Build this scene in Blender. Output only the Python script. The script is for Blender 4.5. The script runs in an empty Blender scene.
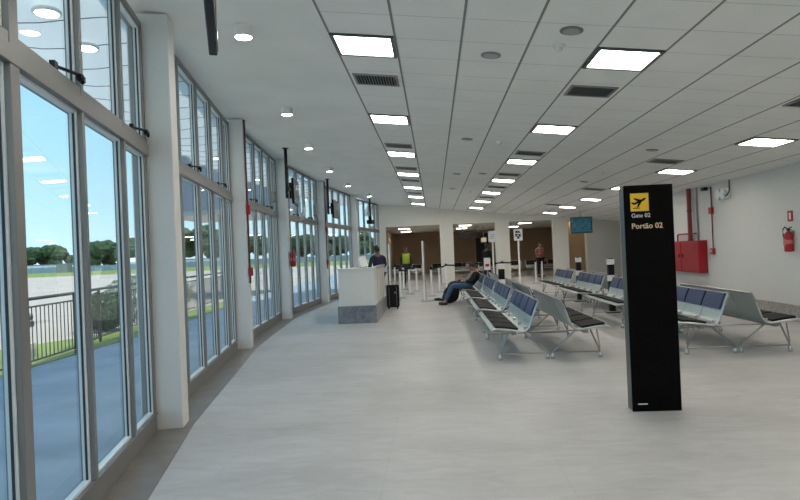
import bpy, bmesh, math, random
from mathutils import Vector, Matrix, Euler, noise
random.seed(7)
S = bpy.context.scene
COL = S.collection
PI = math.pi
V = Vector

# ------------------------------------------------------------------ materials
def mat(name, col, rough=.5, metal=0., var=0., vscale=8., bump=0., bscale=60., spec=.5, emit=None, estr=0.):
    m = bpy.data.materials.new(name); m.use_nodes = True
    nt = m.node_tree; b = nt.nodes['Principled BSDF']
    b.inputs['Roughness'].default_value = rough
    b.inputs['Metallic'].default_value = metal
    b.inputs['Specular IOR Level'].default_value = spec
    tc = nt.nodes.new('ShaderNodeTexCoord')
    nz = nt.nodes.new('ShaderNodeTexNoise'); nz.inputs['Scale'].default_value = vscale; nz.inputs['Detail'].default_value = 5
    nt.links.new(tc.outputs['Object'], nz.inputs['Vector'])
    mx = nt.nodes.new('ShaderNodeMix'); mx.data_type = 'RGBA'
    v = max(var, .02)
    mx.inputs['A'].default_value = (*[c*(1-v) for c in col], 1)
    mx.inputs['B'].default_value = (*[min(1, c*(1+v)) for c in col], 1)
    nt.links.new(nz.outputs['Fac'], mx.inputs['Factor'])
    nt.links.new(mx.outputs['Result'], b.inputs['Base Color'])
    if bump:
        n2 = nt.nodes.new('ShaderNodeTexNoise'); n2.inputs['Scale'].default_value = bscale
        nt.links.new(tc.outputs['Object'], n2.inputs['Vector'])
        bp = nt.nodes.new('ShaderNodeBump'); bp.inputs['Strength'].default_value = bump; bp.inputs['Distance'].default_value = .01
        nt.links.new(n2.outputs['Fac'], bp.inputs['Height']); nt.links.new(bp.outputs['Normal'], b.inputs['Normal'])
    if emit:
        b.inputs['Emission Color'].default_value = (*emit, 1); b.inputs['Emission Strength'].default_value = estr
    return m

M = {}
M['white_wall'] = mat('white_wall', (.64, .64, .62), .75, var=.03, vscale=1.5, bump=.05)
M['grey_wall'] = mat('grey_wall', (.66, .64, .59), .8, var=.03, vscale=1.5)
M['beige_column'] = mat('beige_column', (.82, .80, .74), .7, var=.03, vscale=2)
M['brown_wall'] = mat('brown_wall', (.36, .27, .18), .8, var=.06, vscale=1.2)
M['tan_wall'] = mat('tan_wall', (.50, .36, .22), .8, var=.04, vscale=1.2)
M['plaster'] = mat('plaster', (.80, .79, .76), .85, var=.02, vscale=1)
M['aluminium'] = mat('aluminium', (.23, .23, .225), .38, .35, var=.04, vscale=3)
M['sash'] = mat('sash', (.74, .77, .78), .4, 0, var=.03)
M['disc_grey'] = mat('disc_grey', (.40, .40, .39), .7)
M['gasket'] = mat('gasket', (.03, .035, .04), .6)
M['column_paint'] = mat('column_paint', (.68, .68, .66), .6, var=.03, vscale=2)
M['black'] = mat('black', (.008, .008, .009), .35, spec=.25)
M['black_matt'] = mat('black_matt', (.012, .012, .013), .7, spec=.2)
M['totem_black'] = mat('totem_black', (.002, .002, .002), .4, spec=.08)
M['totem_side'] = mat('totem_side', (.10, .11, .115), .3, .6)
M['yellow'] = mat('yellow', (.95, .60, .02), .5)
M['gold_text'] = mat('gold_text', (.85, .62, .38), .5)
M['white_text'] = mat('white_text', (.85, .85, .85), .5)
M['silver'] = mat('silver', (.52, .58, .58), .34, .75, var=.05, vscale=5)
M['chrome'] = mat('chrome', (.62, .62, .62), .22, .9)
M['steel'] = mat('steel', (.33, .33, .33), .35, .8)
M['pad_dark'] = mat('pad_dark', (.014, .014, .016), .7, var=.2, vscale=20, bump=.2, spec=.2)
M['pad_blue'] = mat('pad_blue', (.035, .055, .135), .55, var=.15, vscale=12, bump=.15)
M['red'] = mat('red', (.36, .008, .014), .4, var=.08, vscale=4)
M['dark_red'] = mat('dark_red', (.12, .015, .02), .5)
M['pipe_red'] = mat('pipe_red', (.24, .015, .025), .4, var=.06)
M['white_plastic'] = mat('white_plastic', (.80, .80, .77), .4)
M['post_white'] = mat('post_white', (.90, .88, .84), .35)
M['desk_white'] = mat('desk_white', (.72, .72, .68), .45, var=.02)
M['desk_top'] = mat('desk_top', (.30, .31, .30), .35)
M['navy'] = mat('navy', (.015, .02, .05), .8)
M['skin'] = mat('skin', (.16, .085, .055), .55)
M['skin_light'] = mat('skin_light', (.36, .21, .15), .55)
M['hair'] = mat('hair', (.012, .01, .009), .7)
M['trousers'] = mat('trousers', (.015, .016, .02), .8)
M['jeans'] = mat('jeans', (.05, .10, .19), .8, var=.15)
M['vest'] = mat('vest', (.42, .50, .03), .6)
M['pink'] = mat('pink_shirt', (.35, .14, .14), .8)
M['greycloth'] = mat('grey_cloth', (.28, .24, .25), .8)
M['rubber'] = mat('rubber', (.02, .02, .02), .7)
M['fence_metal'] = mat('fence_metal', (.09, .07, .065), .5, .2)
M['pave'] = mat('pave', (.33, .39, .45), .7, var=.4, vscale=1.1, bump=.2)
M['path_lit'] = mat('path_concrete', (.62, .60, .56), .85, var=.06, vscale=2)
M['apron'] = mat('apron', (.52, .44, .36), .9, var=.10, vscale=.12)
M['grass'] = mat('grass', (.22, .27, .06), .9, var=.35, vscale=1.3, bump=.4)
M['leaf'] = mat('leaf', (.028, .065, .018), .7, var=.6, vscale=.6, bump=.6, bscale=2.)
M['leaf_far'] = mat('leaf_far', (.05, .085, .04), .8, var=.5, vscale=.5, bump=.7, bscale=1.2)
M['leaf_pale'] = mat('leaf_pale', (.30, .36, .26), .6, var=.3, vscale=6)
M['shrub_green'] = mat('shrub_green', (.06, .14, .035), .6, var=.5, vscale=5)
M['trunk'] = mat('trunk', (.08, .055, .035), .9)
M['blue_wall'] = mat('blue_wall', (.33, .43, .52), .8, var=.2, vscale=.3)
M['bridge'] = mat('bridge_grey', (.17, .21, .28), .6, var=.05, vscale=1)
M['soffit'] = mat('soffit', (.86, .86, .83), .7, var=.03, vscale=1)
M['white_building'] = mat('white_building', (.8, .8, .78), .7)
M['strip'] = mat('strip', (.20, .185, .165), .3, var=.45, vscale=4)
M['paper'] = mat('paper', (.85, .85, .85), .7)
M['yellow_label'] = mat('yellow_label', (.55, .16, .14), .5)

def granite(name, a, b_, scale=160., rough=.35):
    m = mat(name, a, rough); nt = m.node_tree; b = nt.nodes['Principled BSDF']
    tc = nt.nodes.new('ShaderNodeTexCoord')
    vz = nt.nodes.new('ShaderNodeTexNoise'); vz.inputs['Scale'].default_value = scale; vz.inputs['Detail'].default_value = 3
    nt.links.new(tc.outputs['Object'], vz.inputs['Vector'])
    v2 = nt.nodes.new('ShaderNodeTexNoise'); v2.inputs['Scale'].default_value = scale*.07; v2.inputs['Detail'].default_value = 6
    v2.inputs['Distortion'].default_value = 1.5
    nt.links.new(tc.outputs['Object'], v2.inputs['Vector'])
    ad = nt.nodes.new('ShaderNodeMath'); ad.operation = 'ADD'
    nt.links.new(vz.outputs['Fac'], ad.inputs[0]); nt.links.new(v2.outputs['Fac'], ad.inputs[1])
    cr = nt.nodes.new('ShaderNodeValToRGB'); cr.color_ramp.elements[0].position = .8; cr.color_ramp.elements[1].position = 1.2
    cr.color_ramp.elements[0].color = (*b_, 1); cr.color_ramp.elements[1].color = (*a, 1)
    cr.color_ramp.elements[1].position = 1.0; cr.color_ramp.elements[0].position = .7
    hf = nt.nodes.new('ShaderNodeMath'); hf.operation = 'MULTIPLY'; hf.inputs[1].default_value = .9
    nt.links.new(ad.outputs[0], hf.inputs[0]); nt.links.new(hf.outputs[0], cr.inputs['Fac'])
    nt.links.new(cr.outputs['Color'], b.inputs['Base Color'])
    return m
M['granite'] = granite('granite', (.42, .40, .38), (.20, .19, .19))
M['plinth_stone'] = granite('plinth_stone', (.24, .26, .29), (.12, .135, .16), 60)

def floor_material():
    m = mat('floor_terrazzo', (.5, .5, .5), .3); nt = m.node_tree; b = nt.nodes['Principled BSDF']; N = nt.nodes.new; L = nt.links.new
    tc = N('ShaderNodeTexCoord')
    def nz(sc, det, sx=1, sy=1, dist=0):
        mp = N('ShaderNodeMapping'); mp.inputs['Scale'].default_value = (sx, sy, 1); L(tc.outputs['Object'], mp.inputs['Vector'])
        n = N('ShaderNodeTexNoise'); n.inputs['Scale'].default_value = sc; n.inputs['Detail'].default_value = det; n.inputs['Distortion'].default_value = dist
        L(mp.outputs['Vector'], n.inputs['Vector']); return n.outputs['Fac']
    big = nz(.55, 4, 1, 1.6, .6); veins = nz(3.2, 6, .8, 2.4, 1.2); spk = nz(90, 2)
    def math_(op, a, b_):
        n = N('ShaderNodeMath'); n.operation = op
        for i, x in enumerate((a, b_)):
            if isinstance(x, (int, float)): n.inputs[i].default_value = x
            else: L(x, n.inputs[i])
        return n.outputs[0]
    s = math_('ADD', math_('MULTIPLY', big, .45), math_('ADD', math_('MULTIPLY', veins, .35), math_('MULTIPLY', spk, .2)))
    cr = N('ShaderNodeValToRGB'); e = cr.color_ramp.elements
    e[0].position = .34; e[0].color = (.37, .37, .36, 1); e[1].position = .62; e[1].color = (.545, .545, .54, 1)
    L(s, cr.inputs['Fac'])
    # faint joints every 1.2 m
    sep = N('ShaderNodeSeparateXYZ'); L(tc.outputs['Object'], sep.inputs['Vector'])
    def joint(o, per, w):
        fr = math_('FRACT', math_('DIVIDE', math_('ADD', o, 100.), per), 0); return math_('LESS_THAN', fr, w/per)
    j = math_('MAXIMUM', joint(sep.outputs['X'], 1.2, .006), joint(sep.outputs['Y'], 1.2, .006))
    mx = N('ShaderNodeMix'); mx.data_type = 'RGBA'; mx.inputs['B'].default_value = (.36, .34, .31, 1)
    L(math_('MULTIPLY', j, .35), mx.inputs['Factor']); L(cr.outputs['Color'], mx.inputs['A']); L(mx.outputs['Result'], b.inputs['Base Color'])
    rr = N('ShaderNodeMapRange'); rr.inputs['To Min'].default_value = .36; rr.inputs['To Max'].default_value = .50; b.inputs['Specular IOR Level'].default_value = .25
    L(veins, rr.inputs['Value']); L(rr.outputs['Result'], b.inputs['Roughness'])
    return m
M['floor'] = floor_material()

X0T, TW, TL, Y0T = -.91, .625, .5583, 5.14     # ceiling grid
def ceiling_material():
    m = mat('ceiling_tiles', (.6, .6, .6), .85); nt = m.node_tree; b = nt.nodes['Principled BSDF']; N = nt.nodes.new; L = nt.links.new
    tc = N('ShaderNodeTexCoord'); sep = N('ShaderNodeSeparateXYZ'); L(tc.outputs['Object'], sep.inputs['Vector'])
    def math_(op, a, b_):
        n = N('ShaderNodeMath'); n.operation = op
        for i, x in enumerate((a, b_)):
            if isinstance(x, (int, float)): n.inputs[i].default_value = x
            else: L(x, n.inputs[i])
        return n.outputs[0]
    def line(o, off, per, w):
        fr = math_('FRACT', math_('DIVIDE', math_('SUBTRACT', o, off-w/2-per*60), per), 0)
        return math_('LESS_THAN', fr, w/per)
    infield = math_('GREATER_THAN', sep.outputs['X'], X0T-.012)
    main = math_('MULTIPLY', line(sep.outputs['X'], X0T, TW, .022), infield)
    hi = math_('MULTIPLY', line(sep.outputs['X'], X0T+.017, TW, .010), infield)
    crs = math_('MULTIPLY', line(sep.outputs['Y'], Y0T, TL, .010), infield)
    n = N('ShaderNodeTexNoise'); n.inputs['Scale'].default_value = 1.3; n.inputs['Detail'].default_value = 3; L(tc.outputs['Object'], n.inputs['Vector'])
    cr = N('ShaderNodeValToRGB'); e = cr.color_ramp.elements
    e[0].position = .3; e[0].color = (.84, .84, .81, 1); e[1].position = .7; e[1].color = (.90, .90, .87, 1); L(n.outputs['Fac'], cr.inputs['Fac'])
    cur = cr.outputs['Color']
    for f, k, c in ((crs, .55, (.33, .32, .30, 1)), (hi, .6, (.74, .74, .72, 1)), (main, .9, (.17, .165, .155, 1))):
        mx = N('ShaderNodeMix'); mx.data_type = 'RGBA'; mx.inputs['B'].default_value = c
        L(math_('MULTIPLY', f, k), mx.inputs['Factor']); L(cur, mx.inputs['A']); cur = mx.outputs['Result']
    L(cur, b.inputs['Base Color'])
    return m
M['ceiling'] = ceiling_material()

def glass_material(name, tint, refl=1.0):
    m = bpy.data.materials.new(name); m.use_nodes = True; nt = m.node_tree; nt.nodes.clear(); N = nt.nodes.new; L = nt.links.new
    o = N('ShaderNodeOutputMaterial'); t = N('ShaderNodeBsdfTransparent'); t.inputs['Color'].default_value = (*tint, 1)
    g = N('ShaderNodeBsdfGlossy'); g.inputs['Roughness'].default_value = .01; g.inputs['Color'].default_value = (.9*refl, .95*refl, .95*refl, 1)
    lw = N('ShaderNodeLayerWeight'); lw.inputs['Blend'].default_value = .5
    pw = N('ShaderNodeMath'); pw.operation = 'POWER'; pw.inputs[1].default_value = 5; L(lw.outputs['Facing'], pw.inputs[0])
    f = N('ShaderNodeMath'); f.operation = 'MULTIPLY_ADD'; f.inputs[1].default_value = .9; f.inputs[2].default_value = .02; L(pw.outputs[0], f.inputs[0])
    x = N('ShaderNodeMixShader'); L(f.outputs[0], x.inputs[0]); L(t.outputs[0], x.inputs[1]); L(g.outputs[0], x.inputs[2]); L(x.outputs[0], o.inputs[0])
    return m
M['glass'] = glass_material('window_glass', (.89, .965, .965))

def membrane():
    m = bpy.data.materials.new('canopy_membrane'); m.use_nodes = True; nt = m.node_tree; nt.nodes.clear(); N = nt.nodes.new; L = nt.links.new
    o = N('ShaderNodeOutputMaterial'); d = N('ShaderNodeBsdfDiffuse'); d.inputs['Color'].default_value = (.85, .85, .83, 1)
    t = N('ShaderNodeBsdfTranslucent'); t.inputs['Color'].default_value = (.80, .82, .81, 1)
    tc = N('ShaderNodeTexCoord'); n = N('ShaderNodeTexNoise'); n.inputs['Scale'].default_value = 1.5; L(tc.outputs['Object'], n.inputs['Vector'])
    mr = N('ShaderNodeMapRange'); mr.inputs['To Min'].default_value = .36; mr.inputs['To Max'].default_value = .46; L(n.outputs['Fac'], mr.inputs['Value'])
    x = N('ShaderNodeMixShader'); L(mr.outputs['Result'], x.inputs[0]); L(d.outputs[0], x.inputs[1]); L(t.outputs[0], x.inputs[2]); L(x.outputs[0], o.inputs[0]); return m
M['membrane'] = membrane()
def emis(name, col, s):
    m = bpy.data.materials.new(name); m.use_nodes = True; nt = m.node_tree; nt.nodes.clear(); N = nt.nodes.new
    o = N('ShaderNodeOutputMaterial'); e = N('ShaderNodeEmission'); e.inputs['Color'].default_value = (*col, 1); e.inputs['Strength'].default_value = s
    nt.links.new(e.outputs[0], o.inputs[0]); return m
PANEL = 19.5
M['panel_light'] = emis('panel_light', (1, .91, .80), PANEL)
M['lobby_light'] = emis('lobby_light', (1, .90, .76), 16.0)
M['spot_light'] = emis('spot_light', (1, .99, .97), 50)
M['canopy_lamp'] = emis('canopy_lamp', (1, .97, .88), 12)
M['screen'] = mat('screen_dark', (.05, .065, .065), .25)
def board_material():
    m = mat('flight_board', (.02, .06, .09), .3); nt = m.node_tree; b = nt.nodes['Principled BSDF']; N = nt.nodes.new; L = nt.links.new
    tc = N('ShaderNodeTexCoord'); mp = N('ShaderNodeMapping'); mp.inputs['Scale'].default_value = (9, 1, 30); L(tc.outputs['Object'], mp.inputs['Vector'])
    n = N('ShaderNodeTexNoise'); n.inputs['Scale'].default_value = 1; n.inputs['Detail'].default_value = 1; L(mp.outputs['Vector'], n.inputs['Vector'])
    cr = N('ShaderNodeValToRGB'); e = cr.color_ramp.elements; e[0].position = .5; e[0].color = (.008, .03, .05, 1); e[1].position = .58; e[1].color = (.06, .25, .33, 1)
    L(n.outputs['Fac'], cr.inputs['Fac']); L(cr.outputs['Color'], b.inputs['Emission Color']); b.inputs['Emission Strength'].default_value = .35
    return m
M['board'] = board_material()

# ------------------------------------------------------------------ mesh helpers
def box(bm, c, s, rot=None):
    m = Matrix.Translation(c)
    if rot is not None: m = m @ (rot.to_matrix().to_4x4() if isinstance(rot, Euler) else rot)
    m = m @ Matrix.Diagonal((*s, 1))
    bmesh.ops.create_cube(bm, size=1, matrix=m)
def frame_rot(d, up=V((0, 0, 1))):
    z = d.normalized()
    if abs(z.dot(up)) > .99: up = V((1, 0, 0))
    x = up.cross(z).normalized(); y = z.cross(x)
    return Matrix((x, y, z)).transposed()
def tube(bm, pts, r, n=10, cap=True, sx=1, sy=1):
    pts = [V(p) for p in pts]; rs = r if isinstance(r, (list, tuple)) else [r]*len(pts)
    rings = []; up = V((0, 0, 1))
    d0 = (pts[1]-pts[0]).normalized()
    if abs(d0.z) > .9: up = V((1, 0, 0))
    for i, p in enumerate(pts):
        d = (pts[min(i+1, len(pts)-1)]-pts[max(i-1, 0)])
        R = frame_rot(d, up)
        rings.append([bm.verts.new(p+R@V((math.cos(2*PI*k/n)*rs[i]*sx, math.sin(2*PI*k/n)*rs[i]*sy, 0))) for k in range(n)])
    for a, b in zip(rings, rings[1:]):
        for k in range(n): bm.faces.new((a[k], a[(k+1) % n], b[(k+1) % n], b[k]))
    if cap:
        bm.faces.new(rings[0][::-1]); bm.faces.new(rings[-1])
def lathe(bm, prof, c=(0, 0, 0), n=20):
    rings = []
    for r, z in prof: rings.append([bm.verts.new((c[0]+math.cos(2*PI*k/n)*r, c[1]+math.sin(2*PI*k/n)*r, c[2]+z)) for k in range(n)])
    for a, b in zip(rings, rings[1:]):
        for k in range(n): bm.faces.new((a[k], a[(k+1) % n], b[(k+1) % n], b[k]))
    bm.faces.new(rings[0][::-1]); bm.faces.new(rings[-1])
def prism(bm, poly, z0, z1):
    a = [bm.verts.new((x, y, z0 if not callable(z0) else z0(x, y))) for x, y in poly]
    b = [bm.verts.new((x, y, z1 if not callable(z1) else z1(x, y))) for x, y in poly]
    n = len(poly)
    for i in range(n): bm.faces.new((a[i], a[(i+1) % n], b[(i+1) % n], b[i]))
    bm.faces.new(a[::-1]); bm.faces.new(b)
def obj(name, bm, material, parent=None, smooth=None, bevel=0):
    bmesh.ops.recalc_face_normals(bm, faces=bm.faces)
    me = bpy.data.meshes.new(name); bm.to_mesh(me); bm.free()
    me.materials.append(material)
    o = bpy.data.objects.new(name, me); COL.objects.link(o)
    if parent: o.parent = parent
    if smooth:
        for p in me.polygons: p.use_smooth = True
        me.set_sharp_from_angle(angle=math.radians(40))
    if bevel:
        b = o.modifiers.new('bevel', 'BEVEL'); b.width = bevel; b.segments = 2; b.limit_method = 'ANGLE'
    return o
def NB(): return bmesh.new()
def thing(name, label, cat, loc=(0, 0, 0), rz=0, group=None):
    o = bpy.data.objects.new(name, None); o.empty_display_size = .1; COL.objects.link(o)
    o.location = loc; o.rotation_euler = (0, 0, rz); tag(o, label, cat, group); return o
def tag(o, label=None, cat=None, group=None, kind=None):
    if label: o['label'] = label
    if cat: o['category'] = cat
    if group: o['group'] = group
    if kind: o['kind'] = kind
    return o
def struct(name, bm, m, label=None, cat=None, smooth=None):
    o = obj(name, bm, m, smooth=smooth); o['kind'] = 'structure'
    if label: o['label'] = label
    o['category'] = cat or name.split('_')[0]
    return o
def kids(o): return [c for c in bpy.data.objects if c.parent == o]
def copy_tree(o, loc=None, rz=None, label=None, parent=None, top=True, group=None):
    ch = kids(o); c = o.copy(); COL.objects.link(c)
    if parent: c.parent = parent
    for k in ch: copy_tree(k, parent=c, top=False)
    if top:
        if loc is not None: c.location = loc
        if rz is not None: c.rotation_euler = (0, 0, rz)
        if label: c['label'] = label
        if group: c['group'] = group
    return c
def ceil_z(x): return 3.53-.115*x
SL = math.atan(.115)
ORD = ['nearest', 'second nearest', 'third nearest', 'fourth nearest', 'fifth nearest', 'sixth nearest', 'seventh nearest', 'eighth nearest', 'ninth nearest']

# ------------------------------------------------------------------ facade layout
P = [V((-1.56, .97, 0)), V((-2.60, 5.45, 0)), V((-3.38, 10.05, 0)), V((-3.80, 14.65, 0)), V((-3.68, 19.25, 0)), V((-3.22, 23.8, 0)), V((-2.50, 28.2, 0))]
PM = V((-.25, -3.4, 0))        # bays behind the camera
PMM = V((1.3, -7.6, 0))
allP = [PMM, PM] + P
def unit(a, b): u = (b-a).normalized(); return u, V((u.y, -u.x, 0))
def offset_poly(pts, d):
    out = []
    for i, p in enumerate(pts):
        u, n = unit(pts[max(i-1, 0)], pts[min(i+1, len(pts)-1)]); out.append(p+n*d)
    return out
XR = 6.4; YR = 21.; YE = 28.2; YB = 40.; XRR = 10.; YBK = -7.6

# ------------------------------------------------------------------ room shell
bm = NB(); poly = [(p.x, p.y) for p in offset_poly(allP, -.15)]
prism(bm, poly+[(-2.6, YB), (XRR, YB), (XRR, YBK)], -.25, 0)
struct('floor', bm, M['floor'], 'pale grey terrazzo floor of the departure hall', 'floor')
inn = offset_poly(allP, .30); out_ = offset_poly(allP, -.14)
bm = NB()
for i in range(len(inn)-1): prism(bm, [(out_[i].x, out_[i].y), (out_[i+1].x, out_[i+1].y), (inn[i+1].x, inn[i+1].y), (inn[i].x, inn[i].y)], -.01, .004)
struct('trim_1', bm, M['strip'], 'dark stained stone strip along the foot of the window wall', 'floor strip')
bm = NB(); poly = [(p.x, p.y) for p in offset_poly(allP, -.15)]
prism(bm, poly+[(XRR, YE+.02), (XRR, YBK)], lambda x, y: ceil_z(x), lambda x, y: ceil_z(x)+.15)
struct('ceiling', bm, M['ceiling'], 'sloping grey suspended ceiling with square tiles and a plain plaster band by the windows', 'ceiling')
bm = NB(); box(bm, (XR+.1, (YBK+YR)/2, 1.7), (.2, YR-YBK, 3.4)); struct('wall_right', bm, M['white_wall'], 'long white wall on the right', 'wall')
bm = NB(); box(bm, ((XR+XRR)/2, YR-.1, 1.7), (XRR-XR, .2, 3.4)); struct('wall_recess', bm, M['white_wall'], 'return of the white right wall', 'wall')
bm = NB(); box(bm, (XRR+.1, (YR+YE)/2, 1.7), (.2, YE-YR+.4, 3.4)); struct('wall_recess_side', bm, M['grey_wall'], 'grey side wall of the recess', 'wall')
bm = NB(); box(bm, (4.2, YBK-.1, 2), (12, .2, 4.2)); struct('wall_behind', bm, M['white_wall'], 'white wall behind the viewpoint', 'wall')
bm = NB(); box(bm, (XR-.0125, (YBK+YR)/2, .145), (.025, YR-YBK, .29)); struct('baseboard_right', bm, M['granite'], 'speckled grey stone baseboard along the white right wall', 'baseboard')
# end wall with openings
bm = NB(); LT = 2.74
def wallseg(x0, x1, z0=0., zt=None):
    prism(bm, [(x0, YE), (x1, YE), (x1, YE+.35), (x0, YE+.35)], z0, lambda x, y: ceil_z(x)-.003 if zt is None else zt)
wallseg(-2.75, -2.25); wallseg(-2.25, .31, LT); wallseg(.31, .93); wallseg(.93, 2.89, LT); wallseg(2.89, 3.54); wallseg(3.54, 5.56, LT)
wallseg(5.56, 6.24); wallseg(6.24, 7.06, 2.70)
struct('wall_end', bm, M['beige_column'], 'beige end wall with wide openings between square columns under a deep lintel', 'wall')
bm = NB(); prism(bm, [(7.06, YE-.06), (XRR, YE-.06), (XRR, YE+.35), (7.06, YE+.35)], 0, lambda x, y: ceil_z(x)-.003)
struct('wall_end_grey', bm, M['grey_wall'], 'plain grey wall panel right of the blue flight screen', 'wall')
bm = NB(); box(bm, (6.65, YE+1.0, 1.37), (1.4, .1, 2.67)); struct('wall_alcove', bm, M['tan_wall'], 'tan wall inside the narrow opening below the flight screen', 'wall')
bm = NB(); box(bm, (3.5, YB+.1, 1.4), (13, .2, 2.8)); struct('wall_lobby_far', bm, M['brown_wall'], 'dark brown wall at the back of the far lobby', 'wall')
bm = NB(); box(bm, (-2.7, (YE+YB)/2+.2, 1.4), (.2, YB-YE, 2.8)); struct('wall_lobby_left', bm, M['brown_wall'], 'brown left wall of the far lobby', 'wall')
bm = NB(); box(bm, (8.2, (YE+YB)/2+.2, 1.4), (.2, YB-YE, 2.8)); struct('wall_lobby_right', bm, M['brown_wall'], 'brown right wall of the far lobby', 'wall')
bm = NB(); box(bm, (3.0, YB-2.5, 1.25), (.75, .3, 2.5)); struct('wall_lobby_dark', bm, M['black_matt'], 'black doorway panel at the back of the far lobby', 'wall')
bm = NB(); box(bm, (3.5, (YE+YB)/2+.25, LT+.06), (13, YB-YE+.2, .1)); struct('ceiling_lobby', bm, M['plaster'], 'low ceiling of the far lobby', 'ceiling')

# canopy outside
co = offset_poly(allP, -1.85); ci = offset_poly(allP, -.14)
bm = NB(); SZ = 3.86
def lerp_poly(pts, t):
    k = t*(len(pts)-1); i = min(int(k), len(pts)-2); return pts[i].lerp(pts[i+1], k-i)
NSEG = 216
va = []; edge_pts = []
for k in range(NSEG+1):
    t = k/NSEG; a = lerp_poly(ci, t); b = lerp_poly(co, t); row = []
    dz = .022*math.cos(k/4*2*PI)
    for q in range(7):
        p = a.lerp(b, q/6); row.append(bm.verts.new((p.x, p.y, SZ+dz*min(1, q/2)+.03*math.sin(q*1.3))))
        if q == 6: edge_pts.append((p.x, p.y, SZ+dz+.03*math.sin(q*1.3)))
    va.append(row)
for r0, r1 in zip(va, va[1:]):
    for q in range(6): bm.faces.new((r0[q], r1[q], r1[q+1], r0[q+1]))
canopy = struct('ceiling_canopy', bm, M['membrane'], 'scalloped pale translucent canopy outside above the windows', 'canopy', smooth=True)
bm = NB(); tube(bm, [row_co for row_co in edge_pts], .03, 8); obj('edge_tube', bm, M['white_plastic'], canopy, smooth=True)
bm = NB()
for k in range(2, NSEG, 4):
    t = k/NSEG; a = lerp_poly(ci, t); b = lerp_poly(co, t)
    pts = []
    for q in range(7):
        p = a.lerp(b, q/6); pts.append((p.x, p.y, SZ-.022*min(1, q/2)+.03*math.sin(q*1.3)-.002))
    tube(bm, pts, .006, 4)
obj('panel_joint', bm, M['totem_side'], canopy)
lm = None
for k, (x, y) in enumerate([(-3.38, 5.2), (-3.55, 6.1), (-4.3, 9.4), (-4.75, 13.2), (-5.0, 17.2)]):
    t = thing('canopy_light', '', 'light', (x, y, SZ-.03), group='round lights in the outdoor canopy')
    bm = NB(); lathe(bm, [(.115, 0), (.125, -.02), (.12, -.035), (.10, -.035)], n=24); obj('rim', bm, M['white_plastic'], t, smooth=True)
    bm = NB(); lathe(bm, [(.098, -.02), (.098, -.038)], n=24); obj('diffuser', bm, M['canopy_lamp'], t)
    t['label'] = 'round light in the outdoor canopy soffit, ' + ORD[k]

# roof above everything (solid cover)
bm = NB(); poly = [(p.x, p.y) for p in offset_poly(allP, -.16)]
prism(bm, poly+[(-4.6, YB+.3), (XRR+.3, YB+.3), (XRR+.3, YBK-.3)], 4.06, 4.4); struct('ceiling_roof', bm, M['grey_wall'], 'flat roof over the hall', 'roof')

# ------------------------------------------------------------------ window bays
def bay(idx, A, B, mull):
    u, n = unit(A, B); Lg = (B-A).length
    def W(s, d, z): q = A+u*s+n*d; return V((q.x, q.y, z))
    R = Matrix((u, n, V((0, 0, 1)))).transposed().to_4x4()
    def bx(bm, s0, s1, d0, d1, z0, z1): box(bm, W((s0+s1)/2, (d0+d1)/2, (z0+z1)/2), (s1-s0, d1-d0, z1-z0), R)
    zt = min(ceil_z(A.x), ceil_z(B.x))-.005
    e0, e1 = .11, Lg-.15
    root = bpy.data.objects.new('window_%d' % idx, None); COL.objects.link(root)
    tag(root, None, 'window', None, 'structure')
    root['label'] = 'tall aluminium framed window bay, ' + (ORD[idx-1] if idx <= 6 else 'behind the viewpoint')
    bm = NB()
    bx(bm, e0, e1, -.11, 0, 0, .15); bx(bm, e0, e1, -.10, .012, .15, .17)
    bx(bm, e0, e1, -.11, 0, zt-.06, zt)
    bx(bm, e0, e0+.05, -.11, 0, .15, zt-.06); bx(bm, e1-.05, e1, -.11, 0, .15, zt-.06)
    obj('frame', bm, M['aluminium'], root, bevel=.004)
    bm = NB(); bx(bm, e0, e1, -.105, .02, 2.49, 2.58); bx(bm, e0, e1, -.10, .008, 2.58, 2.64); obj('transom', bm, M['aluminium'], root, bevel=.004)
    for s, w in mull:
        bm = NB(); bx(bm, s-w/2, s+w/2, -.075, .012, .15, zt-.06); obj('mullion', bm, M['aluminium'], root, bevel=.004)
    ed = [e0+.05]+sum([[s-w/2, s+w/2] for s, w in mull], [])+[e1-.05]
    bs = NB(); bg = NB(); bk = NB()
    for i in range(0, len(ed), 2):
        a, b = ed[i], ed[i+1]
        for z0, z1 in ((.17, 2.49), (2.64, zt-.06)):
            f = .016
            bx(bs, a, a+f, -.06, -.018, z0, z1); bx(bs, b-f, b, -.06, -.018, z0, z1); bx(bs, a+f, b-f, -.06, -.018, z0, z0+f); bx(bs, a+f, b-f, -.06, -.018, z1-f, z1)
            g = .005
            bx(bk, a+f, a+f+g, -.042, -.030, z0+f, z1-f); bx(bk, b-f-g, b-f, -.042, -.030, z0+f, z1-f)
            q = [W(a+f, -.038, z0+f), W(b-f, -.038, z0+f), W(b-f, -.038, z1-f), W(a+f, -.038, z1-f)]
            bg.faces.new([bg.verts.new(p) for p in q])
    obj('sash', bs, M['sash'], root); obj('gasket', bk, M['gasket'], root); obj('glass', bg, M['glass'], root)
    if idx in (1, 2, 3, 4):
        for j in ([3, 5] if idx == 1 else [2, 4]):
            if j*2-1 >= len(ed)+1: continue
            b = ed[min(2*j-1, len(ed)-1)]
            bm = NB()
            tube(bm, [W(b-.34, -.02, 2.67), W(b-.04, .035, 2.70)], .011, 8)
            box(bm, W(b-.34, -.02, 2.67), (.05, .03, .05), R); box(bm, W(b-.05, .03, 2.68), (.08, .03, .035), R); tube(bm, [W(b-.05, .045, 2.68), W(b-.10, .055, 2.64)], .012, 8)
            obj('window_stay', bm, M['black'], root, smooth=True)
    return root
def smul(A, B, ys):  # mullion stations from Y values
    u, n = unit(A, B); return [((y-A.y)/u.y, w) for y, w in ys]
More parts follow.
